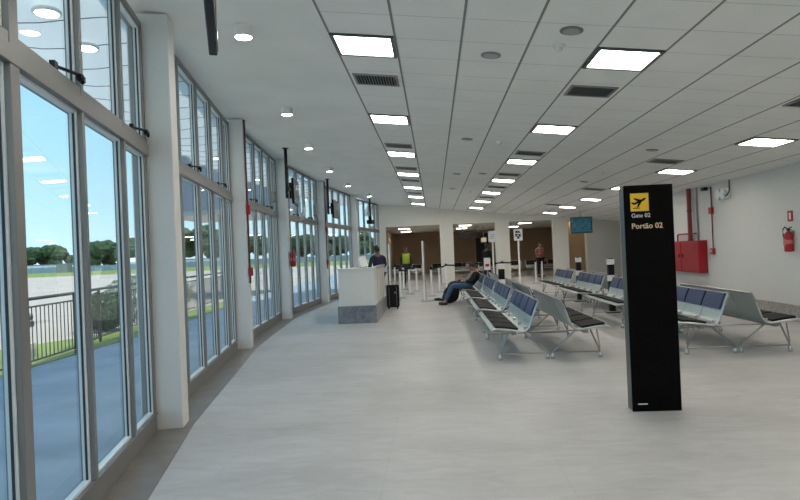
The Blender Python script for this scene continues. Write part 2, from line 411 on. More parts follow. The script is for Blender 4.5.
bay(1, P[0], P[1], smul(P[0], P[1], [(1.95, .05), (2.76, .10), (3.67, .05), (4.575, .05)]))
bay(2, P[1], P[2], smul(P[1], P[2], [(6.55, .05), (7.46, .05), (8.34, .05), (9.25, .05)]))
bay(3, P[2], P[3], smul(P[2], P[3], [(11.1, .05), (11.95, .05), (12.8, .05), (13.65, .05)]))
bay(4, P[3], P[4], smul(P[3], P[4], [(15.7, .05), (16.55, .05), (17.4, .05), (18.25, .05)]))
bay(5, P[4], P[5], smul(P[4], P[5], [(20.25, .05), (21.1, .05), (21.95, .05), (22.8, .05)]))
bay(6, P[5], P[6], smul(P[5], P[6], [(24.8, .05), (25.65, .05), (26.5, .05), (27.3, .05)]))
bay(7, PM, P[0], smul(PM, P[0], [(-2.4, .06), (-1.5, .06), (-.6, .06)]))
bay(8, PMM, PM, smul(PMM, PM, [(-6.5, .06), (-5.6, .06), (-4.5, .06)]))
for i, p in enumerate([PM]+P[:-1]):
    a = allP[i]; b = allP[min(i+2, len(allP)-1)]
    u, n = unit(a, b); R = Matrix((u, n, V((0, 0, 1)))).transposed().to_4x4(); zt = ceil_z(p.x+.3)-.004
    bm = NB(); c = p+n*.05-u*.02; box(bm, (c.x, c.y, zt/2), (.25, .36, zt), R)
    o = struct('wall_pillar_%d' % (i+1), bm, M['column_paint'], 'square off-white column between window bays, '+(ORD[i-2] if i >= 2 else 'behind the viewpoint'), 'column')
    b_ = o.modifiers.new('bevel', 'BEVEL'); b_.width = .008; b_.segments = 2
    COLN = None

# ------------------------------------------------------------------ ceiling fixtures
def panel_proto():
    t = thing('ceiling_light', '', 'light'); t.rotation_mode = 'XYZ'
    bm = NB(); w, l = .575, .575
    for sx in (-1, 1): box(bm, (sx*w/2, 0, -.008), (.035, l+.035, .02))
    for sy in (-1, 1): box(bm, (0, sy*l/2, -.008), (w-.035, .035, .02))
    obj('frame', bm, M['totem_side'], t)
    bm = NB(); box(bm, (0, 0, -.006), (w-.035, l-.035, .008)); obj('diffuser', bm, M['panel_light'], t)
    return t
pl = panel_proto(); used = False
rows = [('left', -.60, list(range(-3, 7))), ('middle', 1.90, list(range(-3, 7))), ('right', 5.03, list(range(-3, 7)))]
for rn, x, ks in rows:
    for k in ks:
        y = 5.95+3.35*k
        if k == 6 and rn != 'left' and False: continue
        if k < 0: lab = 'square ceiling light panel in the %s row, behind the viewpoint' % rn
        elif rn == 'right' and k == 0: lab = 'square ceiling light panel in the right row, out of view at the right'
        else: lab = 'square warm ceiling light panel, %s in the %s row' % (ORD[k-(1 if rn == 'right' else 0)], rn)
        o = pl if not used else copy_tree(pl); used = True
        o.location = (x, y, ceil_z(x)-.001); o.rotation_euler = (0, SL, 0); o['label'] = lab; o['group'] = 'square light panels in the tiled ceiling'
bm = NB(); 
t = thing('ceiling_vent', '', 'vent')
w, l = .50, .40
for sx in (-1, 1): box(bm, (sx*w/2, 0, -.006), (.03, l+.03, .014))
for sy in (-1, 1): box(bm, (0, sy*l/2, -.006), (w-.03, .03, .014))
obj('frame', bm, M['steel'], t)
bm = NB(); box(bm, (0, 0, -.002), (w-.03, l-.03, .003)); obj('backing', bm, M['black_matt'], t)
bm = NB()
for i in range(14): box(bm, (-w/2+.035+i*(w-.07)/13, 0, -.008), (.005, l-.03, .012), Euler((0, .6, 0)))
obj('slats', bm, M['steel'], t)
vents = [('left', -.6, 7.15), ('left', -.6, 11.65), ('left', -.6, 14.85), ('left', -.6, 17.4), ('left', -.6, 21.2), ('middle', 1.9, 7.12), ('middle', 1.9, 11.57), ('middle', 1.9, 14.75), ('middle', 1.9, 17.6), ('middle', 1.9, 21.0), ('right', 4.4, 7.05), ('right', 4.4, 11.52), ('right', 4.4, 16.6), ('right', 4.4, 22.1)]
cnt = {}
for i, (rn, x, y) in enumerate(vents):
    k = cnt.get(rn, 0); cnt[rn] = k+1
    o = t if i == 0 else copy_tree(t)
    o.location = (x, y, ceil_z(x)-.001); o.rotation_euler = (0, SL, 0)
    o['label'] = 'dark slatted air vent in the ceiling, %s in the %s line of lights' % (ORD[k], rn); o['group'] = 'air vents in the ceiling'
# surface downlights along windows
t = thing('round_downlight', '', 'light')
bm = NB(); lathe(bm, [(.088, 0), (.09, -.01), (.09, -.105), (.078, -.108), (.078, -.09)], n=28); obj('housing', bm, M['white_plastic'], t, smooth=True)
bm = NB(); lathe(bm, [(.077, -.098), (.077, -.104)], n=28); obj('diffuser', bm, M['spot_light'], t)
for i, (x, y) in enumerate([(-1.72, 5.6), (-2.13, 8.95), (-2.46, 12.1), (-2.66, 15.7), (-2.68, 19.3), (-2.38, 22.8)]):
    o = t if i == 0 else copy_tree(t); o.location = (x, y, ceil_z(x)); o['label'] = 'white cylindrical downlight on the plain ceiling by the windows, '+ORD[i]; o['group'] = 'cylindrical downlights by the windows'
# flat discs and detectors
t = thing('ceiling_speaker', '', 'speaker')
bm = NB(); lathe(bm, [(.10, 0), (.10, -.008), (.075, -.012)], n=24); obj('rim', bm, M['aluminium'], t, smooth=True)
bm = NB(); lathe(bm, [(.072, -.008), (.072, -.014)], n=24); obj('grille', bm, M['disc_grey'], t)
for i, (x, y) in enumerate([(.65, 6.04), (1.27, 5.28), (.66, 10.55), (3.8, 10.5), (.66, 15.3), (.66, 18.9), (1.27, 14.9), (3.8, 15.2)]):
    o = t if i == 0 else copy_tree(t); o.location = (x, y, ceil_z(x)); o.rotation_euler = (0, SL, 0)
    o['label'] = 'flat grey ceiling disc, '+['the near one between left and middle light rows', 'beside the nearest smoke detector', 'second in line after the near one by the left rows', 'near one between middle and right rows', 'third in line by the left row', 'fourth in line by the left row', 'far one in line with the detectors', 'farther one between middle and right rows'][i]; o['group'] = 'round ceiling discs'
t = thing('smoke_detector', '', 'detector')
bm = NB(); lathe(bm, [(.055, 0), (.055, -.015), (.042, -.03)], n=20); obj('base', bm, M['white_plastic'], t, smooth=True)
bm = NB(); lathe(bm, [(.036, -.03), (.036, -.048), (.022, -.058)], n=20); obj('sensor', bm, M['white_plastic'], t, smooth=True)
for i, (x, y) in enumerate([(1.24, 5.65), (1.22, 10.6), (3.79, 13.4), (1.24, 19.2)]):
    o = t if i == 0 else copy_tree(t); o.location = (x, y, ceil_z(x)); o.rotation_euler = (0, SL, 0)
    o['label'] = 'small white smoke detector on the ceiling, '+['nearest of them', 'beside a vent line midway', 'right of the middle light row', 'farthest of them'][i]; o['group'] = 'smoke detectors'
# lobby lights
for i, (x, y) in enumerate([(-1.5, 31.2), (-1.6, 35.5), (1.6, 30.2), (1.6, 34.0), (4.6, 30.4), (4.6, 35.0)]):
    t = thing('lobby_light', 'square ceiling light in the dark far lobby, '+['front left', 'rear left', 'front middle', 'rear middle', 'front right', 'rear right'][i], 'light', (x, y, LT+.01), group='light panels in the far lobby')
    bm = NB(); box(bm, (0, 0, -.01), (.64, .64, .018)); obj('frame', bm, M['steel'], t)
    bm = NB(); box(bm, (0, 0, -.022), (.58, .58, .01)); obj('diffuser', bm, M['lobby_light'], t)
t = thing('alcove_lamp', 'small warm lamp above the tan alcove under the flight screen', 'light', (6.65, YE+.75, 2.70))
bm = NB(); lathe(bm, [(.07, .04), (.07, 0), (.055, 0)], n=16); obj('housing', bm, M['white_plastic'], t)
bm = NB(); lathe(bm, [(.05, .004), (.05, -.004)], n=16); obj('diffuser', bm, emis('alcove_glow', (1, .78, .52), 70), t)

# ------------------------------------------------------------------ benches
def smooth_profile(pts, n=5):
    out = []
    for i in range(len(pts)-1):
        p0 = pts[max(i-1, 0)]; p1 = pts[i]; p2 = pts[i+1]; p3 = pts[min(i+2, len(pts)-1)]
        for k in range(n):
            t = k/n
            out.append(tuple(.5*((2*p1[j])+(-p0[j]+p2[j])*t+(2*p0[j]-5*p1[j]+4*p2[j]-p3[j])*t*t+(-p0[j]+3*p1[j]-3*p2[j]+p3[j])*t**3) for j in (0, 1)))
    out.append(pts[-1]); return out
SEATP = smooth_profile([(.765, .415), (.74, .437), (.62, .43), (.45, .405), (.35, .40), (.285, .445), (.245, .54), (.20, .67), (.155, .775), (.145, .79)])
SW = .5625
def slab(bm, prof, y0, y1, th, sgn):
    n = len(prof); up = []; dn = []
    for i in range(n):
        a = V(prof[max(i-1, 0)]); b = V(prof[min(i+1, n-1)]); d = (b-a).normalized(); nn = V((d.y, -d.x))  # toward user side (down x => up)
        p = V(prof[i]); up.append(p+nn*th/2); dn.append(p-nn*th/2)
    loop = up+dn[::-1]
    A = [bm.verts.new((sgn*p.x, y0, p.y)) for p in loop]; B = [bm.verts.new((sgn*p.x, y1, p.y)) for p in loop]
    m = len(loop)
    for i in range(m): bm.faces.new((A[i], A[(i+1) % m], B[(i+1) % m], B[i]))
    for i in range(n-1):
        bm.faces.new((A[i], A[i+1], A[m-2-i], A[m-1-i])); bm.faces.new((B[i+1], B[i], B[m-1-i], B[m-2-i]))
def off_profile(i0, i1, off):
    r = []
    for i in range(i0, i1):
        a = V(SEATP[max(i-1, 0)]); b = V(SEATP[min(i+1, len(SEATP)-1)]); d = (b-a).normalized(); r.append(tuple(V(SEATP[i])+V((-d.y, d.x))*-off))
    return r
def perf_material():
    m = mat('perforated_silver', (.50, .56, .56), .36, .7); nt = m.node_tree; b = nt.nodes['Principled BSDF']; N = nt.nodes.new; L = nt.links.new
    tc = N('ShaderNodeTexCoord'); v = N('ShaderNodeTexVoronoi'); v.inputs['Scale'].default_value = 55; v.inputs['Randomness'].default_value = 0
    L(tc.outputs['Object'], v.inputs['Vector']); cr = N('ShaderNodeValToRGB'); e = cr.color_ramp.elements
    e[0].position = .22; e[0].color = (.36, .42, .42, 1); e[1].position = .30; e[1].color = (.48, .55, .55, 1)
    L(v.outputs['Distance'], cr.inputs['Fac']); L(cr.outputs['Color'], b.inputs['Base Color']); return m
M['perf'] = perf_material()
def bench_proto(blue='pad_blue', perf='perf'):
    t = thing('waiting_bench', '', 'bench')
    NP = len(SEATP)
    for sgn in (-1, 1):
        for k in range(4):
            y0 = k*SW+.008; y1 = (k+1)*SW-.008
            bm = NB(); slab(bm, SEATP, y0, y1, .012, sgn); obj('seat_shell', bm, M[perf], t, smooth=True)
            bm = NB(); slab(bm, off_profile(6, 17, .022), y0+.03, y1-.03, .028, sgn); obj('seat_pad', bm, M['pad_dark'], t, smooth=True)
            bm = NB(); slab(bm, off_profile(32, NP-3, .020), y0+.025, y1-.025, .024, sgn); obj('back_pad', bm, M[blue], t, smooth=True)
        # edge tubes at both ends
        for y in (-.004, 4*SW+.004):
            bm = NB(); tube(bm, [(sgn*a, y, b) for a, b in SEATP], .013, 8); obj('end_rim', bm, M['silver'], t, smooth=True)
        bm = NB(); tube(bm, [(sgn*.145, -.01, .797), (sgn*.145, 4*SW+.01, .797)], .013, 8); tube(bm, [(sgn*.145, -.01, .797), (sgn*.155, -.022, .77), (sgn*.19, -.026, .68)], .010, 8)
        obj('top_rail', bm, M['steel'], t, smooth=True)
        bm = NB(); tube(bm, [(sgn*.775, 0, .42), (sgn*.775, 4*SW, .42)], .013, 8); obj('front_rail', bm, M['silver'], t, smooth=True)
        bm = NB(); box(bm, (sgn*.48, 2*SW, .365), (.06, 4*SW-.1, .045)); obj('beam', bm, M['steel'], t)
        for k in range(0, 5):
            bm = NB(); box(bm, (sgn*.325, k*SW if 0 < k < 4 else (k*SW+(.02 if k == 0 else -.02)), .435), (.05, .030, .05)); obj('bracket', bm, M['chrome'], t, bevel=.006)
        for y in (.10, 4*SW-.22):
            bm = NB()
            tube(bm, [(sgn*.665, y, .05), (sgn*.655, y, .11), (sgn*.545, y, .385)], .013, 8)
            tube(bm, [(sgn*.665, y, .13), (sgn*.63, y, .38)], .010, 8)
            tube(bm, [(sgn*.655, y, .085), (sgn*.035, y, .085)], .010, 8)
            tube(bm, [(sgn*.035, y, .05), (sgn*.045, y, .11), (sgn*.36, y, .385)], .013, 8)
            obj('leg_frame', bm, M['steel'], t, smooth=True)
            for x in (.665, .035):
                bm = NB(); lathe(bm, [(.026, 0), (.030, .01), (.026, .05), (.018, .075)], (sgn*x, y, 0), 14); obj('foot', bm, M['chrome'], t, smooth=True)
    for y in (.10, 4*SW-.22):
        bm = NB(); tube(bm, [(-.42, y, .375), (.42, y, .375)], .010, 8); obj('cross_rod', bm, M['steel'], t, smooth=True)
    return t
bp_ = bench_proto()
GB = 'back-to-back waiting benches in the hall'
first = True
for blk, cx in (('left', 1.505), ('right', 3.97)):
    for k in range(4):
        y = 8.1+2.75*k+(.0, 0, .2, .4)[k]*(blk == 'right')
        o = bp_ if first else copy_tree(bp_); first = False
        o.location = (cx, y, 0)
        o['label'] = 'silver back-to-back airport bench with blue back pads, %s in the %s row' % (ORD[k], blk); o['group'] = GB
bl2 = bench_proto('pad_dark', 'steel')
lobb = [(-1.9, 33.5), (.9, 33.5), (3.4, 32.5), (5.9, 32.5)]
for i, (x, y) in enumerate(lobb):
    o = bl2 if i == 0 else copy_tree(bl2)
    o.location = (x+1.2, y, 0); o.rotation_euler = (0, 0, PI/2); tag(o, 'dark back-to-back bench in the far lobby, '+['leftmost', 'second from the left', 'second from the right', 'rightmost'][i], 'bench', 'benches in the dark far lobby')

# charging posts between bench units
for i, (x, y, l) in enumerate([(1.47, 13.40, 'of the left row'), (3.86, 13.45, 'of the right row, nearer one'), (3.86, 16.4, 'of the right row, farther one')]):
    t = thing('charging_post', 'slim white and black post standing between benches '+l, 'post', (x, y, 0), group='white and black posts between benches')
    bm = NB(); box(bm, (0, 0, .015), (.30, .26, .03)); box(bm, (0, 0, .36), (.13, .10, .68)); obj('base', bm, M['black'], t, bevel=.006)
    bm = NB(); box(bm, (0, 0, .765), (.14, .11, .13)); obj('lower_band', bm, M['white_plastic'], t, bevel=.006)
    bm = NB(); box(bm, (0, 0, .945), (.132, .10, .23)); obj('middle_band', bm, M['black'], t)
    bm = NB(); box(bm, (0, 0, 1.12), (.14, .11, .12)); obj('upper_band', bm, M['white_plastic'], t, bevel=.006)
    bm = NB(); box(bm, (-.035, 0, 1.19), (.045, .08, .02)); box(bm, (.035, 0, 1.19), (.045, .08, .02)); box(bm, (0, 0, 1.178), (.12, .09, .006)); obj('cap', bm, M['black'], t)

# ------------------------------------------------------------------ gate totem
def text_mesh(name, body, size, material, parent, loc, rot=(PI/2, 0, 0), align='LEFT', depth=.002, offset=0.0):
    cu = bpy.data.curves.new(name, 'FONT'); cu.body = body; cu.size = size; cu.align_x = align; cu.extrude = depth; cu.offset = offset; cu.resolution_u = 3
    tmp = bpy.data.objects.new(name+'_tmp', cu); COL.objects.link(tmp)
    bpy.context.view_layer.update()
    me = bpy.data.meshes.new_from_object(tmp.evaluated_get(bpy.context.evaluated_depsgraph_get()))
    bpy.data.objects.remove(tmp); me.materials.clear(); me.materials.append(material)
    o = bpy.data.objects.new(name, me); COL.objects.link(o); o.parent = parent; o.location = loc; o.rotation_euler = rot; return o
t = thing('gate_sign_pillar', 'tall black gate sign pillar with a yellow aeroplane square and gate lettering', 'sign', (1.938, 5.52, 0))
w, dp, h = .432, .15, 2.035
bm = NB(); box(bm, (.004, dp/2, h/2), (w-.012, dp-.01, h)); obj('body', bm, M['totem_side'], t, bevel=.004)
bm = NB(); box(bm, (.002, -.004, h/2), (w, .016, h)); obj('front_panel', bm, M['totem_black'], t, bevel=.003)
SQ = .162; sx0 = -.158; sz0 = h-.235
bm = NB(); box(bm, (sx0+SQ/2, -.0125, sz0+SQ/2), (SQ, .003, SQ)); obj('yellow_square', bm, M['yellow'], t, bevel=.002)
# take-off aeroplane pictogram
def flat(bm, pts, y=-.0155, c=(0, 0), ang=0, sc=1):
    ca, sa = math.cos(ang), math.sin(ang)
    q = [(c[0]+(x*ca-z*sa)*sc, c[1]+(x*sa+z*ca)*sc) for x, z in pts]
    a = [bm.verts.new((x, y, z)) for x, z in q]; b = [bm.verts.new((x, y+.002, z)) for x, z in q]; n = len(q)
    bm.faces.new(a); bm.faces.new(b[::-1])
    for i in range(n): bm.faces.new((a[i], a[(i+1) % n], b[(i+1) % n], b[i]))
bm = NB(); cc = (sx0+SQ/2, sz0+SQ/2+.006); a = math.radians(25)
flat(bm, [(-.058, -.006), (.040, -.010), (.060, -.003), (.064, .004), (.055, .010), (.035, .011), (-.050, .010)], c=cc, ang=a)
flat(bm, [(-.058, -.004), (-.074, .024), (-.064, .026), (-.042, .008)], y=-.0156, c=cc, ang=a)
flat(bm, [(.020, .008), (-.022, .046), (-.038, .046), (-.014, .008)], y=-.0157, c=cc, ang=a)
flat(bm, [(.022, -.006), (-.030, -.040), (-.046, -.036), (-.012, -.006)], y=-.0158, c=cc, ang=a)
flat(bm, [(-.06, -.062), (.0, -.062), (.0, -.055), (-.06, -.055)], y=-.0159, c=cc)
obj('aeroplane_symbol', bm, M['totem_black'], t)
text_mesh('gate_lettering', 'Gate 02', .052, M['white_text'], t, (sx0+.004, -.013, sz0-.055))
text_mesh('portao_lettering', 'Portão 02', .068, M['gold_text'], t, (sx0+.002, -.013, sz0-.155), offset=.001)
bm = NB(); box(bm, (sx0+.035, -.0125, .068), (.085, .003, .010)); obj('maker_mark', bm, M['white_text'], t)

# ------------------------------------------------------------------ right wall fittings
def wy(y, z, d=0.): return V((XR-d, y, z))
t = thing('hose_cabinet', 'large red fire hose cabinet on the white right wall', 'cabinet', (XR-.001, 15.45, .74))
bm = NB(); box(bm, (-.10, 0, .385), (.20, 2.0, .77)); obj('body', bm, M['red'], t, bevel=.008)
for s, yy in ((-1, -.5), (1, .5)):
    bm = NB(); box(bm, (-.207, yy, .385), (.014, .96, .71)); d = obj('door', bm, M['red'], t, bevel=.004)
    bm = NB(); box(bm, (-.225, yy-s*.40, .40), (.02, .03, .10)); obj('handle', bm, M['dark_red'], d)
bm = NB()
for k in range(5): box(bm, (-.216, -.80+.0, .56+k*.025), (.004, .16, .008))
obj('louvre', bm, M['dark_red'], t)
t = thing('fire_main_pipe', 'thick dark red vertical pipe rising from the hose cabinet to the ceiling', 'pipe', (XR-.09, 15.15, 1.51))
bm = NB(); tube(bm, [(0, 0, 0), (0, 0, 1.28)], .052, 16); obj('riser', bm, M['pipe_red'], t, smooth=True)
bm = NB(); tube(bm, [(0, .0, .17), (0, .72, .17), (0, .77, .14), (0, .77, 0)], .022, 10); tube(bm, [(0, 0, .17), (.0, -.32, .17)], .022, 10); obj('branch', bm, M['pipe_red'], t, smooth=True)
bm = NB(); lathe(bm, [(.062, 0), (.062, .03)], (0, 0, 0), 16); lathe(bm, [(.062, 0), (.062, .03)], (0, 0, .72), 16); obj('collar', bm, M['dark_red'], t)
t = thing('grey_pipe', 'thin grey pipe beside the thick red pipe above the hose cabinet', 'pipe', (XR-.03, 14.86, 1.51))
bm = NB(); tube(bm, [(0, 0, 0), (0, 0, 1.28)], .02, 10); obj('tube', bm, M['aluminium'], t, smooth=True)
t = thing('alarm_conduit', 'thin dark red conduit with a junction box and call point on the white right wall', 'alarm', (XR, 14.12, 1.18))
bm = NB(); tube(bm, [(-.02, 0, .1), (-.02, 0, 1.55)], .014, 8); obj('conduit', bm, M['dark_red'], t, smooth=True)
bm = NB(); box(bm, (-.035, 0, 1.0), (.07, .13, .15)); obj('junction_box', bm, M['red'], t, bevel=.008)
bm = NB(); box(bm, (-.035, 0, .07), (.07, .13, .14)); cpt = obj('call_point', bm, M['red'], t, bevel=.008)
bm = NB(); box(bm, (-.073, 0, .075), (.006, .07, .05)); obj('glass_plate', bm, M['white_plastic'], cpt)
t = thing('wall_camera', 'small black box at the ceiling line next to the red conduit', 'camera', (XR, 14.38, 2.70))
bm = NB(); box(bm, (-.05, 0, 0), (.10, .17, .08)); obj('body', bm, M['black'], t, bevel=.01)
bm = NB(); tube(bm, [(-.02, -.1, .0), (-.02, -.26, .0)], .01, 8); obj('arm', bm, M['dark_red'], t)
t = thing('emergency_light', 'white round-headed emergency light with a black cable high on the right wall', 'light', (XR, 13.45, 2.50))
bm = NB(); box(bm, (-.04, 0, 0), (.08, .42, .22)); obj('housing', bm, M['white_plastic'], t, bevel=.02)
for yy in (.13, -.10):
    bm = NB(); tube(bm, [(-.08, yy, 0), (-.13, yy, 0)], [.10, .115], 20); obj('lamp_head', bm, M['sash'], t, smooth=True)
bm = NB(); tube(bm, [(-.05, -.26, .28), (-.06, -.27, .05), (-.09, -.24, -.04), (-.12, -.18, -.06), (-.12, -.14, 0)], .014, 8); obj('cable', bm, M['black'], t, smooth=True)
def extinguisher(loc, face, label):
    # face: angle of outward direction; body hangs on wall
    t = thing('fire_extinguisher', label, 'extinguisher', loc, face, 'wall fire extinguishers')
    bm = NB(); lathe(bm, [(.05, 0), (.082, .015), (.085, .04), (.085, .33), (.075, .375), (.045, .41), (.025, .43), (.025, .45)], (.10, 0, 0), 20); obj('cylinder', bm, M['red'], t, smooth=True)
    bm = NB(); box(bm, (.184, 0, .2), (.006, .085, .14)); tube(bm, [(.10, 0, .17), (.10, 0, .25)], .0862, 20); obj('label_band', bm, M['yellow_label'], t)
    bm = NB(); box(bm, (.10, 0, .465), (.045, .05, .045)); box(bm, (.10, .05, .495), (.022, .15, .015), Euler((.25, 0, 0))); box(bm, (.10, .05, .455), (.022, .12, .012)); obj('valve', bm, M['black'], t)
    bm = NB(); tube(bm, [(.10, -.02, .47), (.11, -.09, .52), (.12, -.155, .47), (.12, -.15, .36), (.11, -.12, .22), (.11, -.115, .12)], .013, 8)
    tube(bm, [(.11, -.115, .14), (.11, -.115, .02)], [.014, .022], 8); obj('hose', bm, M['rubber'], t, smooth=True)
    t.scale = (.86, .86, .86)
    bm = NB(); box(bm, (.01, 0, .38), (.02, .07, .12)); box(bm, (.035, 0, .42), (.06, .03, .015)); obj('wall_bracket', bm, M['steel'], t)
    return t
extinguisher((XR, 11.07, 1.24), PI, 'red fire extinguisher hanging on the white right wall below a red sign')
t = thing('extinguisher_sign', 'small red and white sign on the right wall above the extinguisher', 'sign', (XR, 11.13, 1.78))
bm = NB(); box(bm, (-.006, 0, .10), (.012, .15, .19)); obj('plate', bm, M['red'], t)
bm = NB(); box(bm, (-.0135, .0, .10), (.004, .05, .12)); obj('symbol', bm, M['white_text'], t)
t = thing('wall_sockets', 'pair of small dark round sockets at the corner of the white wall', 'socket', (XR+.06, YR-.2, 1.2))
t.location = (XR, YR-.35, 1.28)
for z in (0, .22):
    bm = NB(); tube(bm, [(0, 0, z), (-.04, 0, z)], .05, 14); obj('socket', bm, M['black'], t)

# column fittings: alarm conduits, extinguisher
def colframe(i):   # column i at P[i]
    u, n = unit(P[i-1], P[min(i+1, 6)]); return P[i], u, n
def at_col(i, s, d, z): p, u, n = colframe(i); q = p+u*s+n*d; return V((q.x, q.y, z))
for i, lab in ((2, 'second nearest window column'), (4, 'fourth nearest window column')):
    p, u, n = colframe(i); ang = math.atan2(n.y, n.x)
    t = thing('column_alarm', 'dark red conduit with two red boxes on the '+lab, 'alarm', at_col(i, -.09, .235, 0), ang, 'red alarm conduits on window columns')
    zt = ceil_z(p.x+.33)-.01
    bm = NB(); tube(bm, [(.016, 0, 1.1), (.016, 0, zt)], .016, 8); obj('conduit', bm, M['dark_red'], t, smooth=True)
    bm = NB(); box(bm, (.03, 0, 2.35), (.06, .13, .16)); obj('junction_box', bm, M['red'], t, bevel=.008)
    bm = NB(); box(bm, (.03, 0, 1.30), (.06, .13, .14)); obj('call_point', bm, M['red'], t, bevel=.008)
p, u, n = colframe(3)
extinguisher(at_col(3, -.04, .235, 1.28), math.atan2(n.y, n.x), 'red fire extinguisher hanging on the third window column')

# hanging screens
def hanging_tv(loc, ang, zt, label, screen=True):
    t = thing('hanging_screen', label, 'screen', loc, ang, 'screens hung on black poles by the windows')
    # local: y runs along the facade (away), x toward the room; origin = pole foot height
    bm = NB(); tube(bm, [(0, 0, zt-loc[2]), (0, 0, 0)], .035, 12); lathe(bm, [(.07, -.02), (.07, 0)], (0, 0, zt-loc[2]), 16); obj('pole', bm, M['black'], t, smooth=True)
    if screen:
        bm = NB(); box(bm, (.02, .18, .22), (.04, .36, .06)); box(bm, (.02, .38, .20), (.05, .05, .36)); tube(bm, [(0, -.07, .12), (0, .05, .12)], .03, 10); obj('mount_arm', bm, M['black'], t)
        bm = NB(); box(bm, (.07, .80, .20), (.05, .86, .58)); obj('casing', bm, M['black'], t, bevel=.008)
        bm = NB(); box(bm, (.097, .80, .20), (.004, .82, .54)); obj('display', bm, M['screen'], t)
    else:
        bm = NB(); box(bm, (.0, .0, .0), (.22, .42, .16)); box(bm, (0, 0, .15), (.10, .12, .2)); obj('mount_box', bm, M['black'], t, bevel=.01)
def fang(A, B): u, n = unit(A, B); return math.atan2(n.y, n.x)
hanging_tv((-.92, 2.30, 2.82), fang(P[0], P[1])+math.radians(6.0), ceil_z(-1.03), 'black screen hanging from the ceiling at the top left, cut off by the frame')
hanging_tv((-3.13, 12.87, 2.80), fang(P[2], P[3]), ceil_z(-3.13), 'black screen on a ceiling pole by the third window bay')
hanging_tv((-3.22, 18.5, 2.80), fang(P[3], P[4]), ceil_z(-3.22), 'black screen on a ceiling pole by the fourth window bay')
hanging_tv((-2.62, 25.2, 2.85), fang(P[5], P[6]), ceil_z(-2.62), 'black ceiling pole with an empty mounting box by the last window bay', False)
# small items on transom
t = thing('tilted_antenna', 'white tilted flat box on a short stem above the window transom', 'antenna', (-3.27, 15.1, 2.40), -1.3)
t.scale = (.75, .75, .75)
bm = NB(); box(bm, (0, 0, .30), (.46, .08, .34), Euler((-.35, -.5, 0))); obj('panel', bm, M['white_plastic'], t, bevel=.02)
bm = NB(); tube(bm, [(0, 0, .22), (.05, .02, .05), (.02, 0, 0)], .015, 8); tube(bm, [(.02, 0, 0), (.14, 0, .02)], .012, 8); obj('stem', bm, M['steel'], t)
t = thing('transom_device', 'small dark box fixed above the transom of the third window bay', 'device', (-3.42, 12.75, 2.68), .1)
bm = NB(); box(bm, (0, 0, .14), (.12, .26, .24)); box(bm, (.02, -.22, .03), (.08, .18, .06)); obj('body', bm, M['steel'], t, bevel=.01)
t = thing('transom_device', 'small dark box fixed above the transom of the fourth window bay', 'device', (-3.47, 17.7, 2.66), .1)
bm = NB(); box(bm, (0, 0, .2), (.12, .3, .36)); obj('body', bm, M['steel'], t, bevel=.01)

# flight board
t = thing('flight_screen', 'blue flight information screen hanging in front of the tan opening', 'screen', (5.84, 24, 1.98))
bm = NB(); box(bm, (0, .03, .32), (.84, .07, .64)); obj('casing', bm, M['black'], t, bevel=.01)
bm = NB(); box(bm, (0, -.008, .32), (.78, .006, .58)); obj('display', bm, M['board'], t)
bm = NB(); tube(bm, [(0, .05, .6), (0, .05, ceil_z(5.84)-1.98)], .03, 10); obj('pole', bm, M['steel'], t)

# ------------------------------------------------------------------ service desk
t = thing('service_desk', 'white service desk with a grey stone plinth near the windows', 'desk', (-1.74, 13.15, 0))
bm = NB(); box(bm, (0, 1.35, .19), (.86, 2.75, .38)); obj('plinth', bm, M['plinth_stone'], t, bevel=.01)
bm = NB(); box(bm, (0, .06, .78), (.80, .10, .80)); box(bm, (.36, 1.4, .78), (.08, 2.58, .80)); box(bm, (-.36, 1.4, .78), (.08, 2.58, .80)); box(bm, (0, 2.6, .6), (.64, .08, .44)); obj('body', bm, M['desk_white'], t, bevel=.006)
bm = NB(); box(bm, (0, .22, 1.195), (.84, .46, .03)); box(bm, (0, 1.5, .80), (.64, 2.1, .03)); obj('worktop', bm, M['desk_white'], t, bevel=.004)
bm = NB(); box(bm, (.36, 1.57, 1.20), (.14, 2.2, .04)); obj('side_counter', bm, M['desk_top'], t, bevel=.004)
for y in (.75, 1.4, 2.05):
    bm = NB(); box(bm, (.403, y, .78), (.004, .012, .78)); obj('panel_joint', bm, M['steel'], t)
t = thing('paper_sheet', 'white sheet of paper standing on the service desk', 'paper', (-1.62, 13.6, 1.21), .4)
bm = NB(); box(bm, (0, 0, .14), (.17, .004, .25), Euler((-.2, -.15, 0))); obj('sheet', bm, M['paper'], t)
bm = NB(); box(bm, (0, .05, .005), (.12, .12, .008)); obj('holder', bm, M['black'], t)

# suitcase
t = thing('suitcase', 'black upright suitcase beside the service desk', 'suitcase', (-1.16, 16.2, 0))
bm = NB(); box(bm, (0, 0, .35), (.34, .25, .60)); obj('shell', bm, M['black_matt'], t, bevel=.035)
for x in (-.12, .12):
    for y in (-.09, .09):
        bm = NB(); tube(bm, [(x-.015, y, .028), (x+.015, y, .028)], .028, 12); obj('wheel', bm, M['rubber'], t)
bm = NB(); tube(bm, [(-.08, .09, .64), (-.08, .09, .74), (.08, .09, .74), (.08, .09, .64)], .01, 8); obj('handle', bm, M['steel'], t)
bm = NB(); box(bm, (.08, -.129, .45), (.06, .004, .05)); obj('badge', bm, M['steel'], t)
bm = NB(); tube(bm, [(-.09, -.127, .1), (-.09, -.127, .6)], .006, 6); tube(bm, [(.11, -.127, .1), (.11, -.127, .6)], .006, 6); obj('ribs', bm, M['steel'], t)

